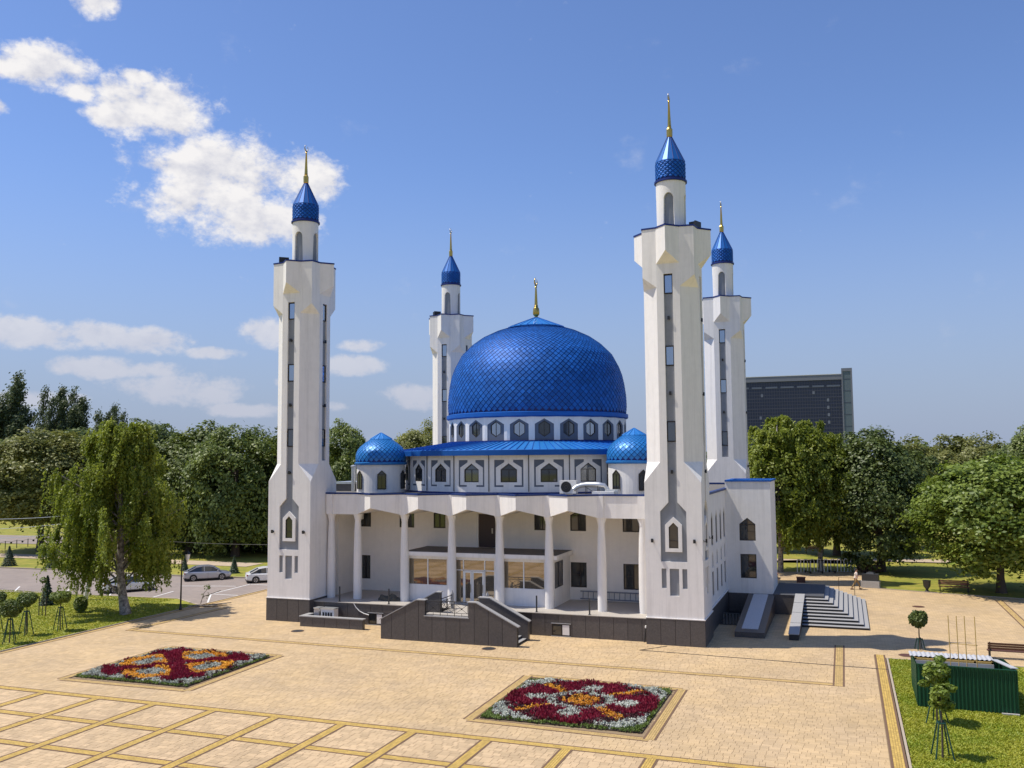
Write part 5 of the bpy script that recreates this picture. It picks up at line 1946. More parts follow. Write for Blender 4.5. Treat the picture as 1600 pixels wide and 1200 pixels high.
tree('poplar_tree', 'tallest windswept dark poplar cut by the left edge of the photo', -174.5, 110, 32.2, 9.2, 2.0, 'pop1', 'windswept poplars')
tree('poplar_tree', 'middle windswept poplar with a pointed crown', -157.3, 111, 31.0, 6.2, 3.0, 'pop2', 'windswept poplars', .3)
tree('poplar_tree', 'shortest windswept poplar leaning right above the weeping birch', -145.2, 115, 28.2, 5.8, 3.0, 'pop3', 'windswept poplars', -.2)
tree('maple_tree', 'dense green tree between the left front minaret and the left cupola', -45.2, 60, 19.0, 5.2, 1.0, 'lind1', G1, 2.7)
tree('maple_tree', 'small tree low on the horizon just left of the rear left minaret', -46.8, 88, 17.2, 4.6, 1.0, 'dark2', G1, 1.0)
tree('maple_tree', 'yellowish tree behind the blue skirt roof and rear left minaret', -38.4, 70, 18.9, 5.9, 1.0, 'olive2', G1, .5)
tree('linden_tree', 'dark dense linden with a round dome crown right of the office block', 28.7, 42.3, 15.8, 5.7, .5, 'dark2', G1, .8)
tree('maple_tree', 'bright green spreading maple at the right edge behind the red bench', 38.1, 29.3, 13.9, 6.7, .7, 'bright1', G1, .2)
tree('maple_tree', 'mid green tree behind and between the dark linden and the bright maple', 35.6, 70, 15.0, 6.0, .2, 'olive2', G1, 3.3)
tree('maple_tree', 'olive tree far behind the bright maple', 41.8, 76, 15.8, 6.6, .2, 'olive1', G1, 1.3)
tree('maple_tree', 'highest dark tree at the right edge behind the bright maple', 46.6, 60, 17.6, 5.4, .8, 'lind1', G1, 5.3)
tree('maple_tree', 'dark tree filling the gap behind the two birches on the right', 24.2, 58, 15.2, 6.2, .2, 'lind2', G1, 4.3)
tree('maple_tree', 'dark tree peeping out low behind the rear right minaret', 14.5, 62, 15.0, 5.5, .8, 'dark1', G1, 3.3)
tree('maple_tree', 'tree standing beyond the lawn outside the right edge', 52.5, 44, 15.0, 5.5, .8, 'lind2', G1, 2.3)

# weeping birches
Vb, limbs = weeping_crown(31, H=15.8, R=5.5, nbr=170, strands=25, leaves=34, size=(.085, .15), low=1.3)
CROWNS['birch_near'] = np_mesh('crown', Vb, 4, 'leaf_birch')
t = thing('weeping_birch', 'large weeping birch with hanging yellow green strands beside the car park', 'tree', (-29.15, -3.0, -.05), 0, 'weeping birches')
tb = MB()
tb.tube([(0, 0, 0), (-.35, 0, 1.5), (-.62, 0, 3.2), (-.8, .1, 6), (-.9, .1, 9), (-1.0, .1, 12.5), (-1.0, .1, 15)], [.46, .34, .30, .25, .19, .10, .03], 10)
for a_, m_, c_ in limbs:
    o_ = np.array([-.9, .05, 0])
    tb.tube([a_ + o_, m_ + o_, c_ + o_], [.085, .06, .02], 5)
tb.build('trunk', 'bark_birch', t, smooth=60)
c = link('crown', CROWNS['birch_near'], t, (-1.0, .1, 0))
Vb, limbs = weeping_crown(43, H=16.6, R=5.2, nbr=120, strands=19, leaves=24, size=(.12, .21), low=2.0, top=.75, mx=2.1)
CROWNS['birch_far'] = np_mesh('crown', np.concatenate([Vb, round_crown(91, nclu=210, nleaf=70, R=4.7, RZ=7.0) + np.array([0, 0, 9.3])]), 4, 'leaf_birch')
tb = MB()
tb.tube([(0, 0, 0), (.1, 0, 4), (0, 0, 9), (.1, 0, 15)], [.30, .22, .15, .03], 8)
for a_, m_, c_ in limbs:
    tb.tube([a_, m_, c_], [.06, .04, .012], 5)
bt = tb.mesh('trunk', 'bark_birch', 60)
for x, y, s, rz, lb in [(18.7, 39.6, 1.02, 0, 'weeping birch rising right beside the rear right minaret'), (22.7, 41.6, .99, 2.0, 'weeping birch before the right end of the dark glass office block')]:
    t = thing('weeping_birch', lb, 'tree', (x, y, -.1), rz, 'weeping birches')
    link('crown', CROWNS['birch_far'], t).scale = (s, s, s)
    link('trunk', bt, t).scale = (s, s, s)


def far_wood():
    rng = np.random.default_rng(77)
    V = []
    for i in range(230):
        x = rng.uniform(-350, 330)
        y = rng.uniform(125, 230) - .12 * x
        h, r = rng.uniform(11.5, 15.2), rng.uniform(4.5, 7.5)
        n = 620
        d = unit(n, rng)
        P = np.array([x, y, h * .5]) + d * np.array([r, r, h * .52]) * (rng.uniform(.6, 1, n) ** .5)[:, None]
        P = P + rng.normal(size=P.shape) * .5
        nr = d * .7 + np.array([0, 0, .6]) + rng.normal(size=P.shape) * .5
        nr /= np.linalg.norm(nr, axis=1, keepdims=True)
        V.append(leaf_quads(P, nr, rng.uniform(.55, 1.0, n), rng))
    return np.concatenate(V)


link('treeline', np_mesh('treeline', far_wood(), 4, 'leaf_dark'), kind='stuff')


def hedge_leaves(n, fx, size, seed, m, name, parent=None, **kw):
    rng = np.random.default_rng(seed)
    P = np.array([fx(rng) for _ in range(n)])
    nr = rng.normal(size=P.shape) + np.array([-.2, -.3, .8])
    nr /= np.linalg.norm(nr, axis=1, keepdims=True)
    return link(name, np_mesh(name, leaf_quads(P, nr, rng.uniform(*size, n), rng), 4, m), parent, **kw)


hedge_leaves(26000, lambda g: (g.uniform(-78, -33), g.uniform(41, 47), g.uniform(0, 4.2) * g.uniform(.4, 1)), (.18, .36), 5, 'hedge', 'undergrowth', kind='stuff')


def ball_leaves(n, rx, ry, rz, seed, size, holes=.0):
    rng = np.random.default_rng(seed)
    d = unit(n, rng)
    L = unit(9, rng)
    m = .80 + np.max(.24 * np.exp(9 * (d @ L.T - 1)), axis=1)
    P = d * (m * rng.uniform(.5, 1, n) ** .35)[:, None] * np.array([rx, ry, rz])
    nr = d * .7 + np.array([0, 0, .5]) + rng.normal(size=P.shape) * .45
    nr /= np.linalg.norm(nr, axis=1, keepdims=True)
    return leaf_quads(P, nr, rng.uniform(*size, n), rng)


def topiary(x, y, zc, rx, rz_, hs, label, m='leaf_lind', seed=1, n=1500, spread=.50, loose=0.0):
    t = thing('trimmed_tree', label, 'tree', (x, y, 0), seed * .7, 'young trimmed trees on stakes')
    Q = ball_leaves(n, rx, rx * .95, rz_, seed, (.06, .115) if not loose else (.085, .16))
    if loose:
        rng = np.random.default_rng(seed + 50)
        for q in range(7):
            d = unit(1, rng)[0] * np.array([rx, rx, rz_]) * rng.uniform(.6, 1.25)
            Q = np.concatenate([Q, ball_leaves(60, .27, .27, .15, seed + q + 60, (.08, .15)) + d])
    c = link('crown', np_mesh('crown', Q, 4, m), t, (0, 0, zc))
    MB().tube([(0, 0, 0), (.03, .02, zc * .5), (0, 0, zc)], [.045, .038, .03], 7).build('trunk', 'bark', t)
    for k_ in range(4):
        a = PI / 4 + k_ * PI / 2
        p0 = (math.cos(a) * spread, math.sin(a) * spread, 0)
        p1 = (math.cos(a) * .16, math.sin(a) * .16, hs)
        MB().tube([p0, p1], .032, 6).build('stake', 'green_paint', t)
    b_ = MB()
    sq = [(math.cos(PI / 4 + k_ * PI / 2) * .17, math.sin(PI / 4 + k_ * PI / 2) * .17, hs - .06) for k_ in range(4)]
    for k_ in range(4):
        b_.tube([sq[k_], sq[(k_ + 1) % 4]], .034, 6)
    b_.build('stake_frame', 'green_paint', t)
    return t


topiary(-28.2, -14.7, 2.32, .78, .66, 1.66, 'nearest dark round trimmed tree on four stakes on the left lawn', 'leaf_lind', 1)
topiary(-29.6, -12.1, 2.50, .72, .55, 1.7, 'darker trimmed tree half hidden behind the nearest one on the left lawn', 'leaf_dark', 2)
topiary(-32.2, -12.3, 2.45, .70, .55, 1.7, 'trimmed tree cut by the left edge of the photo', 'leaf_dark', 3)
topiary(-28.65, -10.0, 2.42, .82, .50, 1.70, 'bright flat topped trimmed tree on stakes at the middle of the left lawn', 'leaf_bright', 4)
topiary(29.5, 1.6, 1.90, .64, .58, .72, 'round trimmed tree behind the green corrugated shed', 'leaf_lind', 5, n=1300, spread=.33)
topiary(29.0, -15.4, 2.30, .66, .60, 1.35, 'dark leaved young tree touching the front of the green shed', 'leaf_bright', 6, n=520, loose=1)
topiary(28.75, -20.5, 2.45, .46, .44, 1.45, 'open yellow green young tree nearest to the camera on the right lawn', 'leaf_bright', 7, n=190, loose=1)

bu = thing('bush', 'low rounded green bush on the left lawn before the birch', 'bush', (-33.35, -3.45, 0))
link('foliage', np_mesh('foliage', ball_leaves(2200, .68, .62, .72, 9, (.06, .11)), 4, 'leaf_bright'), bu, (0, 0, .64))
bu = thing('bush', 'pinkish brown shrub under the dark linden on the right', 'bush', (27.6, 41.2, -.1))
link('foliage', np_mesh('foliage', ball_leaves(1500, 1.5, .9, .75, 10, (.08, .16)), 4, leafmat('copper_leaf', (.10, .055, .035), (.26, .17, .13), .3)), bu, (0, 0, .6))


def spruce(x, y, h, r, label, seed):
    t = thing('spruce', label, 'tree', (x, y, -.06), seed, 'small spruces')
    rng = np.random.default_rng(seed)
    n = 2600
    f = rng.uniform(0, 1, n) ** 1.4
    tier = np.floor(f * 9) / 9
    a = rng.uniform(0, 2 * PI, n)
    rad = r * (1 - f) * (.55 + .45 * (1 - (f * 9 - np.floor(f * 9)))) * rng.uniform(.35, 1, n) ** .4
    P = np.stack([np.cos(a) * rad, np.sin(a) * rad, .12 + f * h * .96 - rad * .25], 1)
    nr = np.stack([np.cos(a) * .4, np.sin(a) * .4, np.full(n, .8)], 1) + rng.normal(size=(n, 3)) * .4
    nr /= np.linalg.norm(nr, axis=1, keepdims=True)
    al = np.stack([np.cos(a), np.sin(a), np.full(n, -.3)], 1)
    link('foliage', np_mesh('foliage', leaf_quads(P, nr, rng.uniform(.07, .14, n), rng, .35, al), 4, 'leaf_spruce'), t)
    MB().tube([(0, 0, 0), (0, 0, h)], [.06, .01], 6).build('trunk', 'bark', t)


spruce(-39.2, -1.3, 2.5, .80, 'small dark spruce on the left lawn beside the staked sapling', 3)
spruce(-68.5, 20.6, 2.2, 1.0, 'small spruce at the left edge across the road', 4)
spruce(-61.6, 20.4, 2.3, 1.0, 'small pale spruce across the road left of the birch', 5)
spruce(-37.8, 22.4, 1.7, .6, 'small pale spruce behind the bonnet of the silver sedan', 6)
spruce(-44.6, 22.6, 1.4, .5, 'small spruce behind the boot of the silver sedan', 7)
sp_ = thing('sapling', 'thin sapling with a tuft of leaves tied to two stakes on the left lawn', 'sapling', (-35.1, -5.6, 0))
MB().tube([(0, 0, 0), (.05, 0, 1.6), (-.05, 0, 2.9)], [.03, .025, .012], 6).build('trunk', 'bark', sp_)
link('foliage', np_mesh('foliage', np.concatenate([ball_leaves(130, .30, .30, .28, 12, (.06, .11)) + np.array([0, 0, 2.8]), ball_leaves(40, .2, .2, .25, 13, (.05, .09)) + np.array([.05, 0, 2.1])]), 4, 'leaf_lind'), sp_)
for x in (-.35, .35):
    MB().tube([(x, 0, 0), (x, 0, 1.5)], .04, 6).build('stake', 'bark', sp_)
sp_ = thing('sapling', 'bent sapling with few leaves beside the lamp post', 'sapling', (-26.75, 3.1, 0))
MB().tube([(0, 0, 0), (.3, 0, .9), (.8, .2, 1.5)], [.03, .02, .01], 6).tube([(.2, 0, .6), (1.8, .3, 1.15)], [.03, .035], 6).build('trunk', 'bark', sp_)
link('foliage', np_mesh('foliage', np.concatenate([ball_leaves(30, .4, .3, .22, 14, (.07, .13)) + np.array([.6, .1, 1.4]), ball_leaves(14, .5, .3, .3, 15, (.06, .11)) + np.array([.4, .1, .7])]), 4, 'leaf_dark'), sp_)
sp_ = thing('timber_boards', 'pile of rough boards lying at the corner of the paving by the lamp post', 'boards', (-26.0, 2.2, .02))
for i in range(4):
    MB().obox((.4 + .25 * i, .3 * i - .3, .06 + .05 * (i % 2)), (1.25 - .1 * i, .30 + .12 * i, .05), (-.05, .10, 0), (0, 0, .02)).build('board', 'bark' if i % 2 else 'kerb', sp_)

# ================================================================== street furniture, people, cars
lp = thing('lamp_post', 'slim dark lamp post with a lantern at the paving corner beside the birch', 'lamp post', (-26.27, 0, 0))
MB().tube([(0, 0, 0), (.02, 0, 2.2), (.05, 0, 4.4)], [.075, .06, .045], 10).build('post', 'black', lp, smooth=50)
MB().lathe([(.14, 0), (.14, .10), (.09, .35)], 12).build('base', 'black', lp)
ar = MB().tube([(.05, 0, 4.0), (.35, 0, 4.05), (.62, 0, 3.95)], .025, 6).tube([(.05, 0, 3.6), (.35, 0, 3.98)], .018, 6).build('arm', 'black', lp)
MB().lathe([(.06, 4.0), (.13, 4.12), (.20, 4.52), (.20, 4.55)], 6, (.62, 0)).build('lantern', 'frame_white', ar)
MB().lathe([(.24, 4.55), (.10, 4.72), (.03, 4.82)], 6, (.62, 0)).build('lantern_cap', 'black', ar)

up = thing('utility_pole', 'leaning concrete utility pole with a lime washed foot behind the birch', 'pole', (-38.0, 2.0, -.02))
MB().tube([(0, 0, 1.3), (.75, .1, 5), (1.2, .2, 8.2)], [.17, .14, .11], 8).build('pole', 'concrete', up)
MB().tube([(-.28, 0, 0), (0, 0, 1.3)], [.20, .172], 8).build('foot', 'limewash', up)
MB().obox((1.1, .2, 7.7), (.05, 0, 0), (0, .8, 0), (0, 0, .05)).build('crossarm', 'bark', up)
for i, (p0, p1, lb) in enumerate([((-62, 6.6, 6.55), (-37.0, 2.3, 7.7), 'highest overhead wire at the left edge'), ((-62, 6, 5.4), (-37.0, 2.0, 7.1), 'second overhead wire at the left edge'),
                                  ((-62, 6, 4.4), (-37.1, 2.0, 6.3), 'lowest overhead wire at the left edge'), ((-37.0, 2.2, 5.6), (-16.3, 8.0, 4.9), 'overhead wire from the birch to the mosque')]):
    a_, c_ = Vector(p0), Vector(p1)
    pts_ = [a_.lerp(c_, f / 12) - Vector((0, 0, .35 * 4 * (f / 12) * (1 - f / 12))) for f in range(13)]
    tag(MB().tube(pts_, .022, 5).build('overhead_wire', 'galv' if i < 3 else 'black'), lb, 'wire', 'overhead wires')

fe = thing('chain_fence', 'low post and chain fence with hanging balls along the far road', 'fence', (-86.0, 31.5, -.1))
fx = lambda i: Vector((-.05 * i, 1.95 * i, 0))
for i in range(9):
    MB().tube([fx(i), fx(i) + Vector((0, 0, 1.15))], .055, 6).build('fence_post', 'dark_metal', fe)
for i in range(8):
    m_ = (fx(i) + fx(i + 1)) / 2
    MB().tube([fx(i) + Vector((0, 0, 1.1)), m_ + Vector((0, 0, .95)), fx(i + 1) + Vector((0, 0, 1.1))], .02, 5).build('chain', 'dark_metal', fe)
    MB().lathe([(.01, .66), (.12, .72), (.15, .82), (.12, .92), (.01, .98)], 10, (m_.x, m_.y)).build('ball', 'black', fe)


def bench(x, y, rz, m, label, L=2.2):
    t = thing('park_bench', label, 'bench', (x, y, 0), rz, 'park benches')
    for i in range(4):
        MB().box(-L / 2, L / 2, -.22 + .13 * i, -.11 + .13 * i, .43, .47).build('seat_slat', m, t)
    for i in range(3):
        z = .56 + .14 * i
        MB().add([(-L / 2, .29 + .03 * i, z), (L / 2, .29 + .03 * i, z), (L / 2, .33 + .03 * i, z), (-L / 2, .33 + .03 * i, z), (-L / 2, .32 + .03 * i, z + .12), (L / 2, .32 + .03 * i, z + .12), (L / 2, .36 + .03 * i, z + .12), (-L / 2, .36 + .03 * i, z + .12)],
                 [(3, 2, 1, 0), (4, 5, 6, 7), (0, 1, 5, 4), (1, 2, 6, 5), (2, 3, 7, 6), (3, 0, 4, 7)]).build('back_slat', m, t)
    for s in (-1, 1):
        xx = s * (L / 2 - .12)
        b_ = MB()
        b_.box(xx - .03, xx + .03, -.20, -.14, 0, .43).box(xx - .03, xx + .03, .28, .35, 0, .98).box(xx - .03, xx + .03, -.22, .34, .38, .43).box(xx - .03, xx + .03, -.24, .32, .62, .66)
        b_.build('leg_frame', 'black', t)
    return t


bench(34.25, 28.75, -.02, 'wood_red', 'reddish wooden park bench beside the bin on the far lawn edge', 2.5)
bench(34.3, .45, PI, 'wood_dark', 'dark brown park bench behind the green corrugated shed', 2.3)
bench(18.6, 33.4, PI / 2, 'wood_red', 'reddish bench partly hidden by the corner of the east wing', 1.9)
bench(21.6, 58.5, .1, 'wood_red', 'reddish bench in the shade far behind the bicycle stands', 2.2)
bn = thing('litter_bin', 'dark urn shaped litter bin left of the reddish bench', 'bin', (32.0, 28.15, 0))
MB().lathe([(.20, 0), (.22, .06), (.10, .14), (.12, .24), (.30, .50), (.33, .92), (.36, .96), (.36, 1.0), (.30, 1.0), (.28, .6)], 18, cap=False).build('body', 'dark_metal', bn, smooth=50)
MB().lathe([(.0, .6), (.28, .61)], 18, cap=False).build('liner', 'black', bn)
cb = thing('electric_cabinet', 'pale grey block with a dark rounded cover beside the walking man', 'cabinet', (27.35, 29.6, 0), -.15)
MB().box(-.80, .80, -.50, .50, 0, .62).build('base', 'concrete', cb)
MB().prism([(-.72, -.42), (.72, -.42), (.72, .42), (-.72, .42)], .62, 1.25).lathe([(.5, 1.25), (.42, 1.36), (.2, 1.42), (.02, 1.44)], 4, a0=PI / 4).build('cover', 'dark_metal', cb)
bx = thing('wooden_box', 'small reddish brown box on the shaded paving behind the terrace', 'box', (21.1, 31.3, 0), .05)
MB().box(-.40, .40, -.3, .3, 0, .45).build('case', 'wood_dark', bx)
MB().box(-.43, .43, -.33, .33, .45, .50).build('lid', 'wood_red', bx)

rack_p = [(20.6 + .66 * i, 39.0 + .28 * i) for i in range(9)]
rl_ = ['first', 'second', 'third', 'fourth', 'fifth', 'sixth', 'seventh', 'eighth', 'ninth']
hm = MB().tube([(-.22, 0, 0), (-.22, 0, 1.15), (-.12, 0, 1.34), (.12, 0, 1.34), (.22, 0, 1.15), (.22, 0, 0)], .045, 8).mesh('hoop', 'frame_white', 50)
pmh = MB().box(-.34, .34, -.09, .09, 0, .03).mesh('base_plate', 'galv')
for i, (x, y) in enumerate(rack_p):
    t = thing('bicycle_stand', rl_[i] + ' pale hoop stand from the left in the bicycle row by the park', 'bicycle stand', (x, y, 0), PI / 2 - .9, 'bicycle stands')
    link('hoop', hm, t)
    link('base_plate', pmh, t)


def scooter(x, y, rz, label):
    t = thing('kick_scooter', label, 'scooter', (x, y, 0), rz, 'parked kick scooters')
    MB().box(-.55, .35, -.09, .09, .12, .18).build('deck', 'black', t)
    MB().tube([(.42, 0, .15), (.30, 0, 1.30)], .035, 8).build('stem', 'dark_metal', t)
    MB().tube([(.30, -.30, 1.32), (.30, .30, 1.32)], .03, 8).build('handlebar', 'black', t)
    for xx in (-.62, .46):
        MB().tube([(xx, -.035, .13), (xx, .035, .13)], .13, 14).build('wheel', 'rubber', t)


scooter(21.5, 38.6, -1.0, 'dark kick scooter parked left among the bicycle stands')
scooter(22.7, 39.2, -1.1, 'dark kick scooter parked second among the bicycle stands')
scooter(23.9, 39.7, -1.0, 'dark kick scooter parked third among the bicycle stands')


def person(x, y, rz, label):
    t = thing('person', label, 'person', (x, y, 0), rz)
    t.scale = (1.06, 1.06, 1.06)

    def skin(name, verts, edges, rad, m, root=0, sub=2):
        me_ = bpy.data.meshes.new(name)
        me_.from_pydata(verts, edges, [])
        o_ = bpy.data.objects.new(name, me_)
        COL.objects.link(o_)
        sm = o_.modifiers.new('skin', 'SKIN')
        for i_, v_ in enumerate(me_.skin_vertices[0].data):
            v_.radius = rad[i_] if hasattr(rad[i_], '__len__') else (rad[i_], rad[i_])
            v_.use_root = (i_ == root)
        o_.modifiers.new('sub', 'SUBSURF').render_levels = sub
        o_.modifiers['sub'].levels = sub
        me_.materials.append(MT[m])
        o_.parent = t
        return o_
    V, E, RD = [], [], []

    def add(p, r, par=None):
        V.append(p)
        RD.append(r)
        if par is not None:
            E.append((par, len(V) - 1))
        return len(V) - 1
    # walking towards +x
    pel = add((0, 0, .95), (.12, .15))
    sp1 = add((.01, 0, 1.12), (.105, .135), pel)
    sp2 = add((.03, 0, 1.30), (.115, .165), sp1)
    sp3 = add((.03, 0, 1.43), (.08, .12), sp2)
    nk = add((.05, 0, 1.52), .052, sp3)
    add((.07, 0, 1.58), .07, nk)
    add((.075, 0, 1.66), (.098, .078), len(V) - 1)
    add((.07, 0, 1.74), (.075, .065), len(V) - 1)
    legs = {}
    for s, ph in ((1, .32), (-1, -.30)):
        hp_ = add((0, s * .09, .88), .09, pel)
        kn = add((ph * .62 + .05, s * .09, .50), .062, hp_)
        an = add((ph - (.10 if ph < 0 else 0), s * .09, .12 if ph < 0 else .09), .042, kn)
        add((ph + (.12 if ph > 0 else .02), s * .10, .05), (.036, .042), an)
    for s, fw_ in ((1, .26), (-1, .20)):
        sh = add((.03, s * .19, 1.40), .058, sp3)
        el_ = add((.00, s * .25, 1.14), .043, sh)
        wr = add((fw_, s * .16, 1.16), .030, el_)
        pa = add((fw_ + .07, s * .145, 1.18), (.030, .018), wr)
        for q in range(4):
            f1 = add((fw_ + .12, s * (.145 + .022 * (q - 1.5)), 1.19 - .004 * abs(q - 1.5)), .010, pa)
            add((fw_ + .155 - .006 * abs(q - 1.2), s * (.140 + .022 * (q - 1.5)), 1.17), .009, f1)
        th_ = add((fw_ + .07, s * .105, 1.20), .011, pa)
        add((fw_ + .10, s * .095, 1.215), .009, th_)
    skin('body', V, E, RD, 'skin')
    # shirt
    sv = [(0, 0, .98), (.01, 0, 1.12), (.03, 0, 1.30), (.03, 0, 1.43), (.045, 0, 1.47), (.03, .19, 1.40), (.01, .24, 1.20), (.03, -.19, 1.40), (.01, -.24, 1.20)]
    skin('shirt', sv, [(0, 1), (1, 2), (2, 3), (3, 4), (3, 5), (5, 6), (3, 7), (7, 8)], [(.145, .175), (.13, .16), (.135, .185), (.10, .14), .07, .075, .062, .075, .062], 'shirt', 1)
    tv = [(0, 0, .98), (0, 0, .90)]
    te, tr_ = [(0, 1)], [(.14, .168), (.12, .15)]
    for s, ph in ((1, .32), (-1, -.30)):
        i0 = len(tv)
        tv += [(0, s * .09, .84), (ph * .62 + .05, s * .09, .50), (ph * .97 - (.10 if ph < 0 else 0), s * .09, .15)]
        te += [(1, i0), (i0, i0 + 1), (i0 + 1, i0 + 2)]
        tr_ += [.108, .082, .066]
    skin('trousers', tv, te, tr_, 'khaki')
    hb_ = MB().lathe([(.02, 1.80), (.075, 1.785), (.104, 1.73), (.102, 1.67)], 14, (.055, 0), cap=False)
    hb_.build('hair', 'hair', t, smooth=60)
    f_ = MB()
    for s in (-1, 1):
        f_.lathe([(.002, 1.664), (.012, 1.668), (.012, 1.678), (.002, 1.682)], 8, (.162, s * .032))
        f_.obox((.075, s * .082, 1.66), (.018, 0, 0), (0, .008, 0), (0, 0, .03))
    f_.obox((.178, 0, 1.645), (.014, 0, 0), (0, .012, 0), (0, 0, .022)).obox((.163, 0, 1.606), (.008, 0, 0), (0, .026, 0), (0, 0, .006))
    f_.build('face_features', 'skin', t)
    for s, ph in ((1, .32), (-1, -.30)):
        bx_ = ph + (.04 if ph > 0 else -.08)
        m_ = MB().prism([(bx_ - .11, s * .10 - .045), (bx_ + .12, s * .10 - .045), (bx_ + .17, s * .10), (bx_ + .12, s * .10 + .045), (bx_ - .11, s * .10 + .045)], .0, .085)
        m_.build('shoe', 'wood_dark', t)
    return t


person(26.06, 27.82, .15, 'man in a pale shirt and khaki trousers walking on the paving')


def car(x, y, rz, paint, label, z=-.10):
    t = thing('parked_car', label, 'car', (x, y, z), rz, 'cars parked beside the mosque')
    # lower body: sections along the length; front at +x
    st_ = [(-2.34, .70, .42, .80), (-2.28, .80, .30, .93), (-2.0, .87, .24, .98), (-1.4, .90, .20, .96), (-.6, .90, .18, .93), (.3, .90, .18, .92), (1.0, .90, .19, .90), (1.6, .88, .21, .84), (2.05, .82, .24, .75), (2.28, .70, .32, .66), (2.36, .58, .42, .58)]
    b_ = MB()
    vs = []
    for (sx, w, zb2, zt2) in st_:
        zm_ = (zb2 + zt2) / 2
        sec = [(-w * .84, zb2), (-w * .98, zb2 + .10), (-w, zm_), (-w * .97, zt2 - .10), (-w * .86, zt2), (0, zt2 + .035), (w * .86, zt2), (w * .97, zt2 - .10), (w, zm_), (w * .98, zb2 + .10), (w * .84, zb2)]
        vs.append([(sx, yy, zz) for yy, zz in sec])
    n = len(vs[0])
    flat = [p for s in vs for p in s]
    fs_ = []
    for i in range(len(vs) - 1):
        for k_ in range(n):
            k2 = (k_ + 1) % n
            fs_.append((i * n + k_, (i + 1) * n + k_, (i + 1) * n + k2, i * n + k2))
    fs_.append(tuple(range(n)))
    fs_.append(tuple(reversed(range((len(vs) - 1) * n, len(vs) * n))))
    b_.add(flat, fs_)
    b_.build('body', paint, t, smooth=35)
    # greenhouse
    gs = [(-1.95, .72, .95, .97), (-1.15, .66, .95, 1.36), (-.55, .64, .93, 1.45), (.15, .64, .92, 1.44), (.62, .66, .91, 1.32), (1.30, .72, .88, .90)]
    g_, r_ = MB(), MB()
    vs = [[(sx, -w - .10, zb2), (sx, -w, zt2), (sx, 0, zt2 + .03), (sx, w, zt2), (sx, w + .10, zb2)] for sx, w, zb2, zt2 in gs]
    flat = [p for s in vs for p in s]
    fs_ = []
    for i in range(len(vs) - 1):
        for k_ in range(4):
            fs_.append((i * 5 + k_, (i + 1) * 5 + k_, (i + 1) * 5 + k_ + 1, i * 5 + k_ + 1))
    g_.add(flat, fs_)
    g_.build('window_glass', 'glass', t, smooth=30)
    rv = [[(sx, -w * 1.01, zt2 + .012), (sx, -w * .5, zt2 + .04), (sx, w * .5, zt2 + .04), (sx, w * 1.01, zt2 + .012)] for sx, w, zb2, zt2 in gs[1:5]]
    flat = [p for s in rv for p in s]
    fs_ = []
    for i in range(3):
        for k_ in range(3):
            fs_.append((i * 4 + k_, (i + 1) * 4 + k_, (i + 1) * 4 + k_ + 1, i * 4 + k_ + 1))
    r_.add(flat, fs_)
    r_.build('roof', paint, t, smooth=40)
    p_ = MB()
    for s in (-1, 1):
        for (i0, i1) in ((0, 1), (4, 5)):
            a, c = gs[i0], gs[i1]
            p_.tube([(a[0], s * (a[1] + (.05 if i0 == 0 else .0)), a[3] + .0), (c[0], s * (c[1] + (.05 if i1 == 5 else 0)), c[3] + .01)], .05, 6)
        p_.tube([(-.35, s * .745, .93), (-.38, s * .655, 1.44)], .035, 6)
        p_.tube([(-1.15, s * .665, 1.37), (-.55, s * .645, 1.46), (.15, s * .645, 1.45), (.62, s * .665, 1.33)], .035, 6)
        p_.obox((.95, s * .93, .98), (.08, 0, 0), (0, .09, 0), (0, 0, .06))
    p_.build('pillars', paint, t)
    for sx in (-1.42, 1.38):
        for s in (-1, 1):
            w_ = MB().tube([(sx, s * .70, .32), (sx, s * .905, .32)], .325, 22).build('tyre', 'rubber', t)
            MB().tube([(sx, s * .90, .32), (sx, s * .918, .32)], .215, 18).build('rim', 'rim', w_)
            b2 = MB()
            for q in range(5):
                a = q * 2 * PI / 5
                b2.obox((sx + .12 * math.cos(a + .63), s * .922, .32 + .12 * math.sin(a + .63)), (.07 * math.cos(a + .63), 0, .07 * math.sin(a + .63)), (0, .004, 0), (-.04 * math.sin(a + .63), 0, .04 * math.cos(a + .63)))
            b2.build('rim_openings', 'rubber', w_, kind='stuff')
            MB().tube([(sx, s * .80, .33), (sx, s * .902, .33)], .375, 22).build('wheel_arch', 'black', t)
    for s in (-1, 1):
        MB().obox((-2.24, s * .66, .80), (.07, s * -.03, 0), (0, .16, 0), (0, 0, .075)).build('tail_light', 'tail', t)
        MB().obox((2.20, s * .58, .62), (.08, s * -.06, 0), (0, .14, 0), (0, 0, .06)).build('headlight', 'headlight', t)
        MB().obox((-.30, s * .905, .72), (.09, 0, 0), (0, .012, 0), (0, 0, .018)).build('handle', 'galv', t)
        MB().obox((.0, s * .893, .58), (.006, 0, 0), (0, .012, 0), (0, 0, .30)).build('door_seam', 'black', t)
    MB().obox((-2.345, 0, .62), (.01, 0, 0), (0, .26, 0), (0, 0, .06)).build('number_plate', 'frame_white', t)
    MB().obox((2.35, 0, .46), (.03, 0, 0), (0, .42, 0), (0, 0, .07)).build('grille', 'black', t)
    MB().box(-2.3, 2.2, -.78, .78, .16, .24).build('underbody', 'black', t)
    return t


car(-37.0, 16.9, math.radians(43), 'car_silver', 'silver sedan parked behind the weeping birch')
car(-29.9, 17.6, math.radians(41), 'car_white', 'white sedan half hidden by the left front minaret')
car(-38.9, 7.9, math.radians(52), 'car_white', 'white car almost hidden under the weeping birch')

# green shed with open top
sh = thing('green_shed', 'dark green corrugated sheet enclosure with an open top on the right lawn', 'shed', (0, 0, 0))


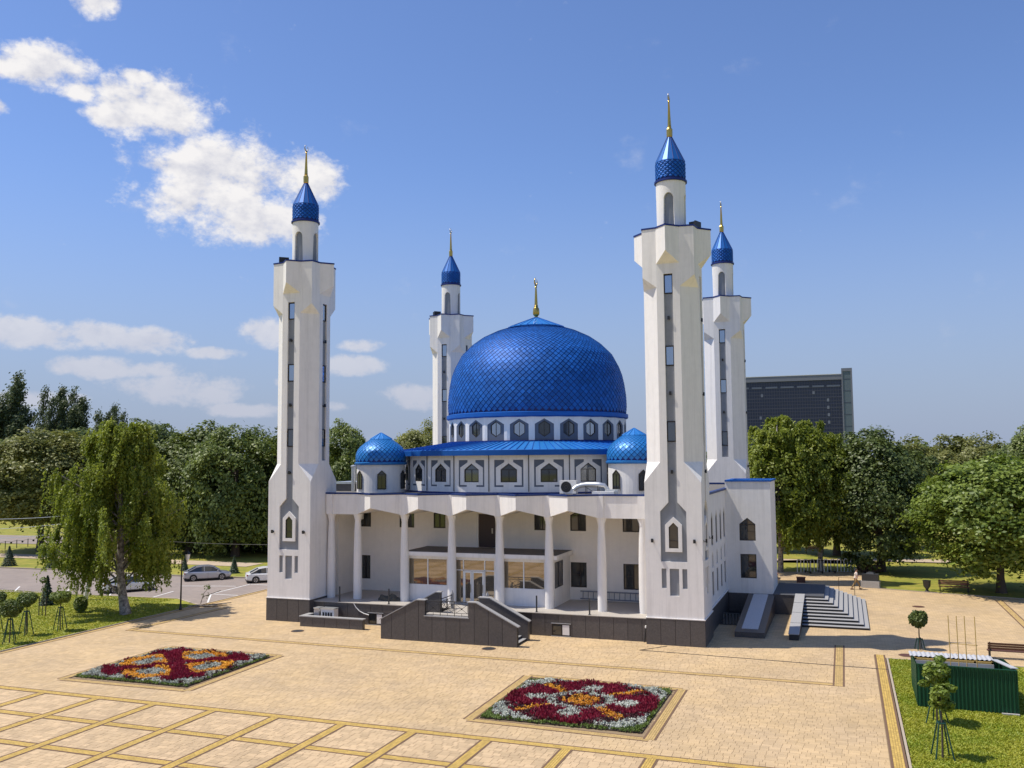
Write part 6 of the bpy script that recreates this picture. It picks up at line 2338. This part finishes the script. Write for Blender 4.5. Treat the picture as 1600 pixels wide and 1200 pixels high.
def corrugated(p0, p1, z0, z1, m, name, parent, period=.17, amp=.028, z1b=None):
    p0, p1 = Vector((*p0, 0)), Vector((*p1, 0))
    d = p1 - p0
    L_ = d.length
    d.normalize()
    nn = Vector((d.y, -d.x, 0))
    prof_ = []
    s = 0
    while s < L_:
        for f, o_ in ((0, -1), (.28, -1), (.42, 1), (.78, 1), (.92, -1)):
            ss_ = s + f * period
            if ss_ <= L_:
                prof_.append((ss_, o_ * amp))
        s += period
    b_ = MB()
    vs = []
    for ss_, o_ in prof_:
        q = p0 + d * ss_ + nn * o_
        vs += [(q.x, q.y, z0), (q.x, q.y, z1 if z1b is None else z1 + (z1b - z1) * ss_ / L_)]
    b_.add(vs, [(2 * i, 2 * i + 2, 2 * i + 3, 2 * i + 1) for i in range(len(prof_) - 1)])
    return b_.build(name, m, parent)


corrugated((28.40, -12.6), (32.75, -12.75), .03, 2.06, 'green_sheet', 'front_sheet', sh)
corrugated((28.42, -8.1), (28.40, -12.6), .03, 1.68, 'green_sheet', 'side_sheet', sh, z1b=2.04)
corrugated((32.75, -12.75), (32.8, -8.2), .03, 2.04, 'green_sheet', 'side_sheet', sh, z1b=1.66)
corrugated((32.8, -8.2), (28.42, -8.1), .03, 1.66, 'green_sheet', 'back_sheet', sh)
for nm_, p0, p1 in (('top_rail', (28.4, -12.66), (32.75, -12.81)),):
    a_, c_ = Vector((*p0, 2.06)), Vector((*p1, 2.06))
    MB().obox((a_ + c_) / 2, (c_ - a_) / 2, (0, .04, 0), (0, 0, .02)).build(nm_, 'green_sheet', sh)
# white corrugated strip along the back
b = MB()
xs_ = []
x = 28.3
k_ = 0
while x < 32.3:
    xs_.append((x, .018 if k_ % 4 in (1, 2) else -.018))
    x += .055
    k_ += 1
for (xa, oa), (xb, ob) in zip(xs_[:-1], xs_[1:]):
    b.add([(xa, -9.35, 1.78 + oa), (xb, -9.35, 1.78 + ob), (xb, -7.95, 1.74 + ob), (xa, -7.95, 1.74 + oa)], [(0, 1, 2, 3)])
b.build('roof_sheet', 'white_sheet', sh)
MB().box(28.5, 32.2, -9.50, -9.46, .5, 1.60).build('inner_lining', 'white_sheet', sh)
for x in (28.55, 31.35, 32.15):
    MB().box(x - .05, x + .05, -9.4, -9.3, .0, 1.72).build('timber_post', 'yellow_wood', sh)
    MB().box(x - .05, x + .05, -12.5, -12.4, .0, 1.9).build('timber_post', 'yellow_wood', sh)
MB().box(28.5, 32.2, -9.4, -9.3, 1.60, 1.70).box(28.5, 32.2, -12.49, -12.41, 1.9, 1.98).build('timber_rail', 'yellow_wood', sh)
MB().obox((32.46, -10.95, 1.97), (.15, 0, 0), (.22, -1.62, .14), (0, 0, .02)).build('loose_board', 'white_sheet', sh)
MB().box(28.4, 32.7, -12.6, -8.2, -.02, .02).build('shed_floor', 'soil', sh)
MB().box(32.0, 32.75, -12.95, -12.80, -.01, .07).build('concrete_footing', 'concrete', sh)
po = thing('pole_frame', 'four tall thin yellowish poles tied by a crossbar behind the green shed wall', 'pole frame', (0, 0, 0))
for x in (30.2, 30.58, 30.95, 31.42):
    MB().tube([(x, -9.8, 0), (x - .06, -9.9, 4.03)], .024, 6).build('pole', 'yellow_wood', po)
MB().tube([(30.15, -9.86, 2.62), (31.45, -9.86, 2.58)], .018, 6).build('crossbar', 'yellow_wood', po)

# office block far behind the park
ob = thing('office_block', 'long dark glass office block with a pale roof band above the park trees', 'building', (0, 250, 0))
of = frame((0, 0, 0), (1, 0, 0))
X0, X1 = -17.0, 25.6
MB().box(X0, X1, .3, 16, 0, 36.3).build('glass_wall', 'office_glass', ob)
MB().box(X0 - .3, X1 + .2, -.25, 16.2, 36.4, 38.1).build('roof_band', 'office_pale', ob)
MB().box(X0 - .3, X1 + .2, -.35, 16.3, 38.1, 38.3).build('roof_edge', 'roadpaint', ob)
gb = MB()
x = X0
while x < X1:
    gb.box(x - .05, x + .05, .12, .3, 0, 36.3)
    x += .80
z = .6
i = 0
while z < 36.3:
    hh = .07 if i % 3 else .13
    gb.box(X0, X1, .14, .3, z - hh, z + hh)
    z += 1.12
    i += 1
gb.build('mullion_grid', 'office_grid', ob, kind='stuff')
for i, (xa, xb) in enumerate([(-2.6, .6), (1.8, 5.6), (6.6, 10.8), (11.8, 15.6), (16.6, 20.2), (21.0, 25.2), (-4.4, -3.6)]):
    MB().box(xa, xb, .02, .12, 34.2, 34.75).build('pale_strip', 'office_panel', ob)
for x, z in [(.6, 31.9), (16.9, 32.4), (21.3, 29.9), (21.3, 27.5), (21.4, 25.1), (21.4, 22.7), (.0, 24.5), (9.0, 20.5), (14.5, 18.2)]:
    MB().box(x - .35, x + .35, .05, .12, z - .5, z + .5).build('pale_window', 'office_panel', ob)
MB().box(25.62, 28.9, -.6, 17, 0, 40.0).build('end_tower', 'office_teal', ob)
MB().box(25.62, 26.0, -.75, -.6, 0, 39.9).box(28.4, 28.9, -.75, -.6, 0, 39.9).box(26.0, 28.4, -.75, -.6, 39.0, 39.9).build('tower_frame', 'office_pale', ob)
b = MB()
for i in range(10):
    b.box(26.0, 28.4, -.64, -.6, 3.8 * i + 2.2, 3.8 * i + 2.35)
b.build('tower_joint', 'office_grid', ob, kind='stuff')
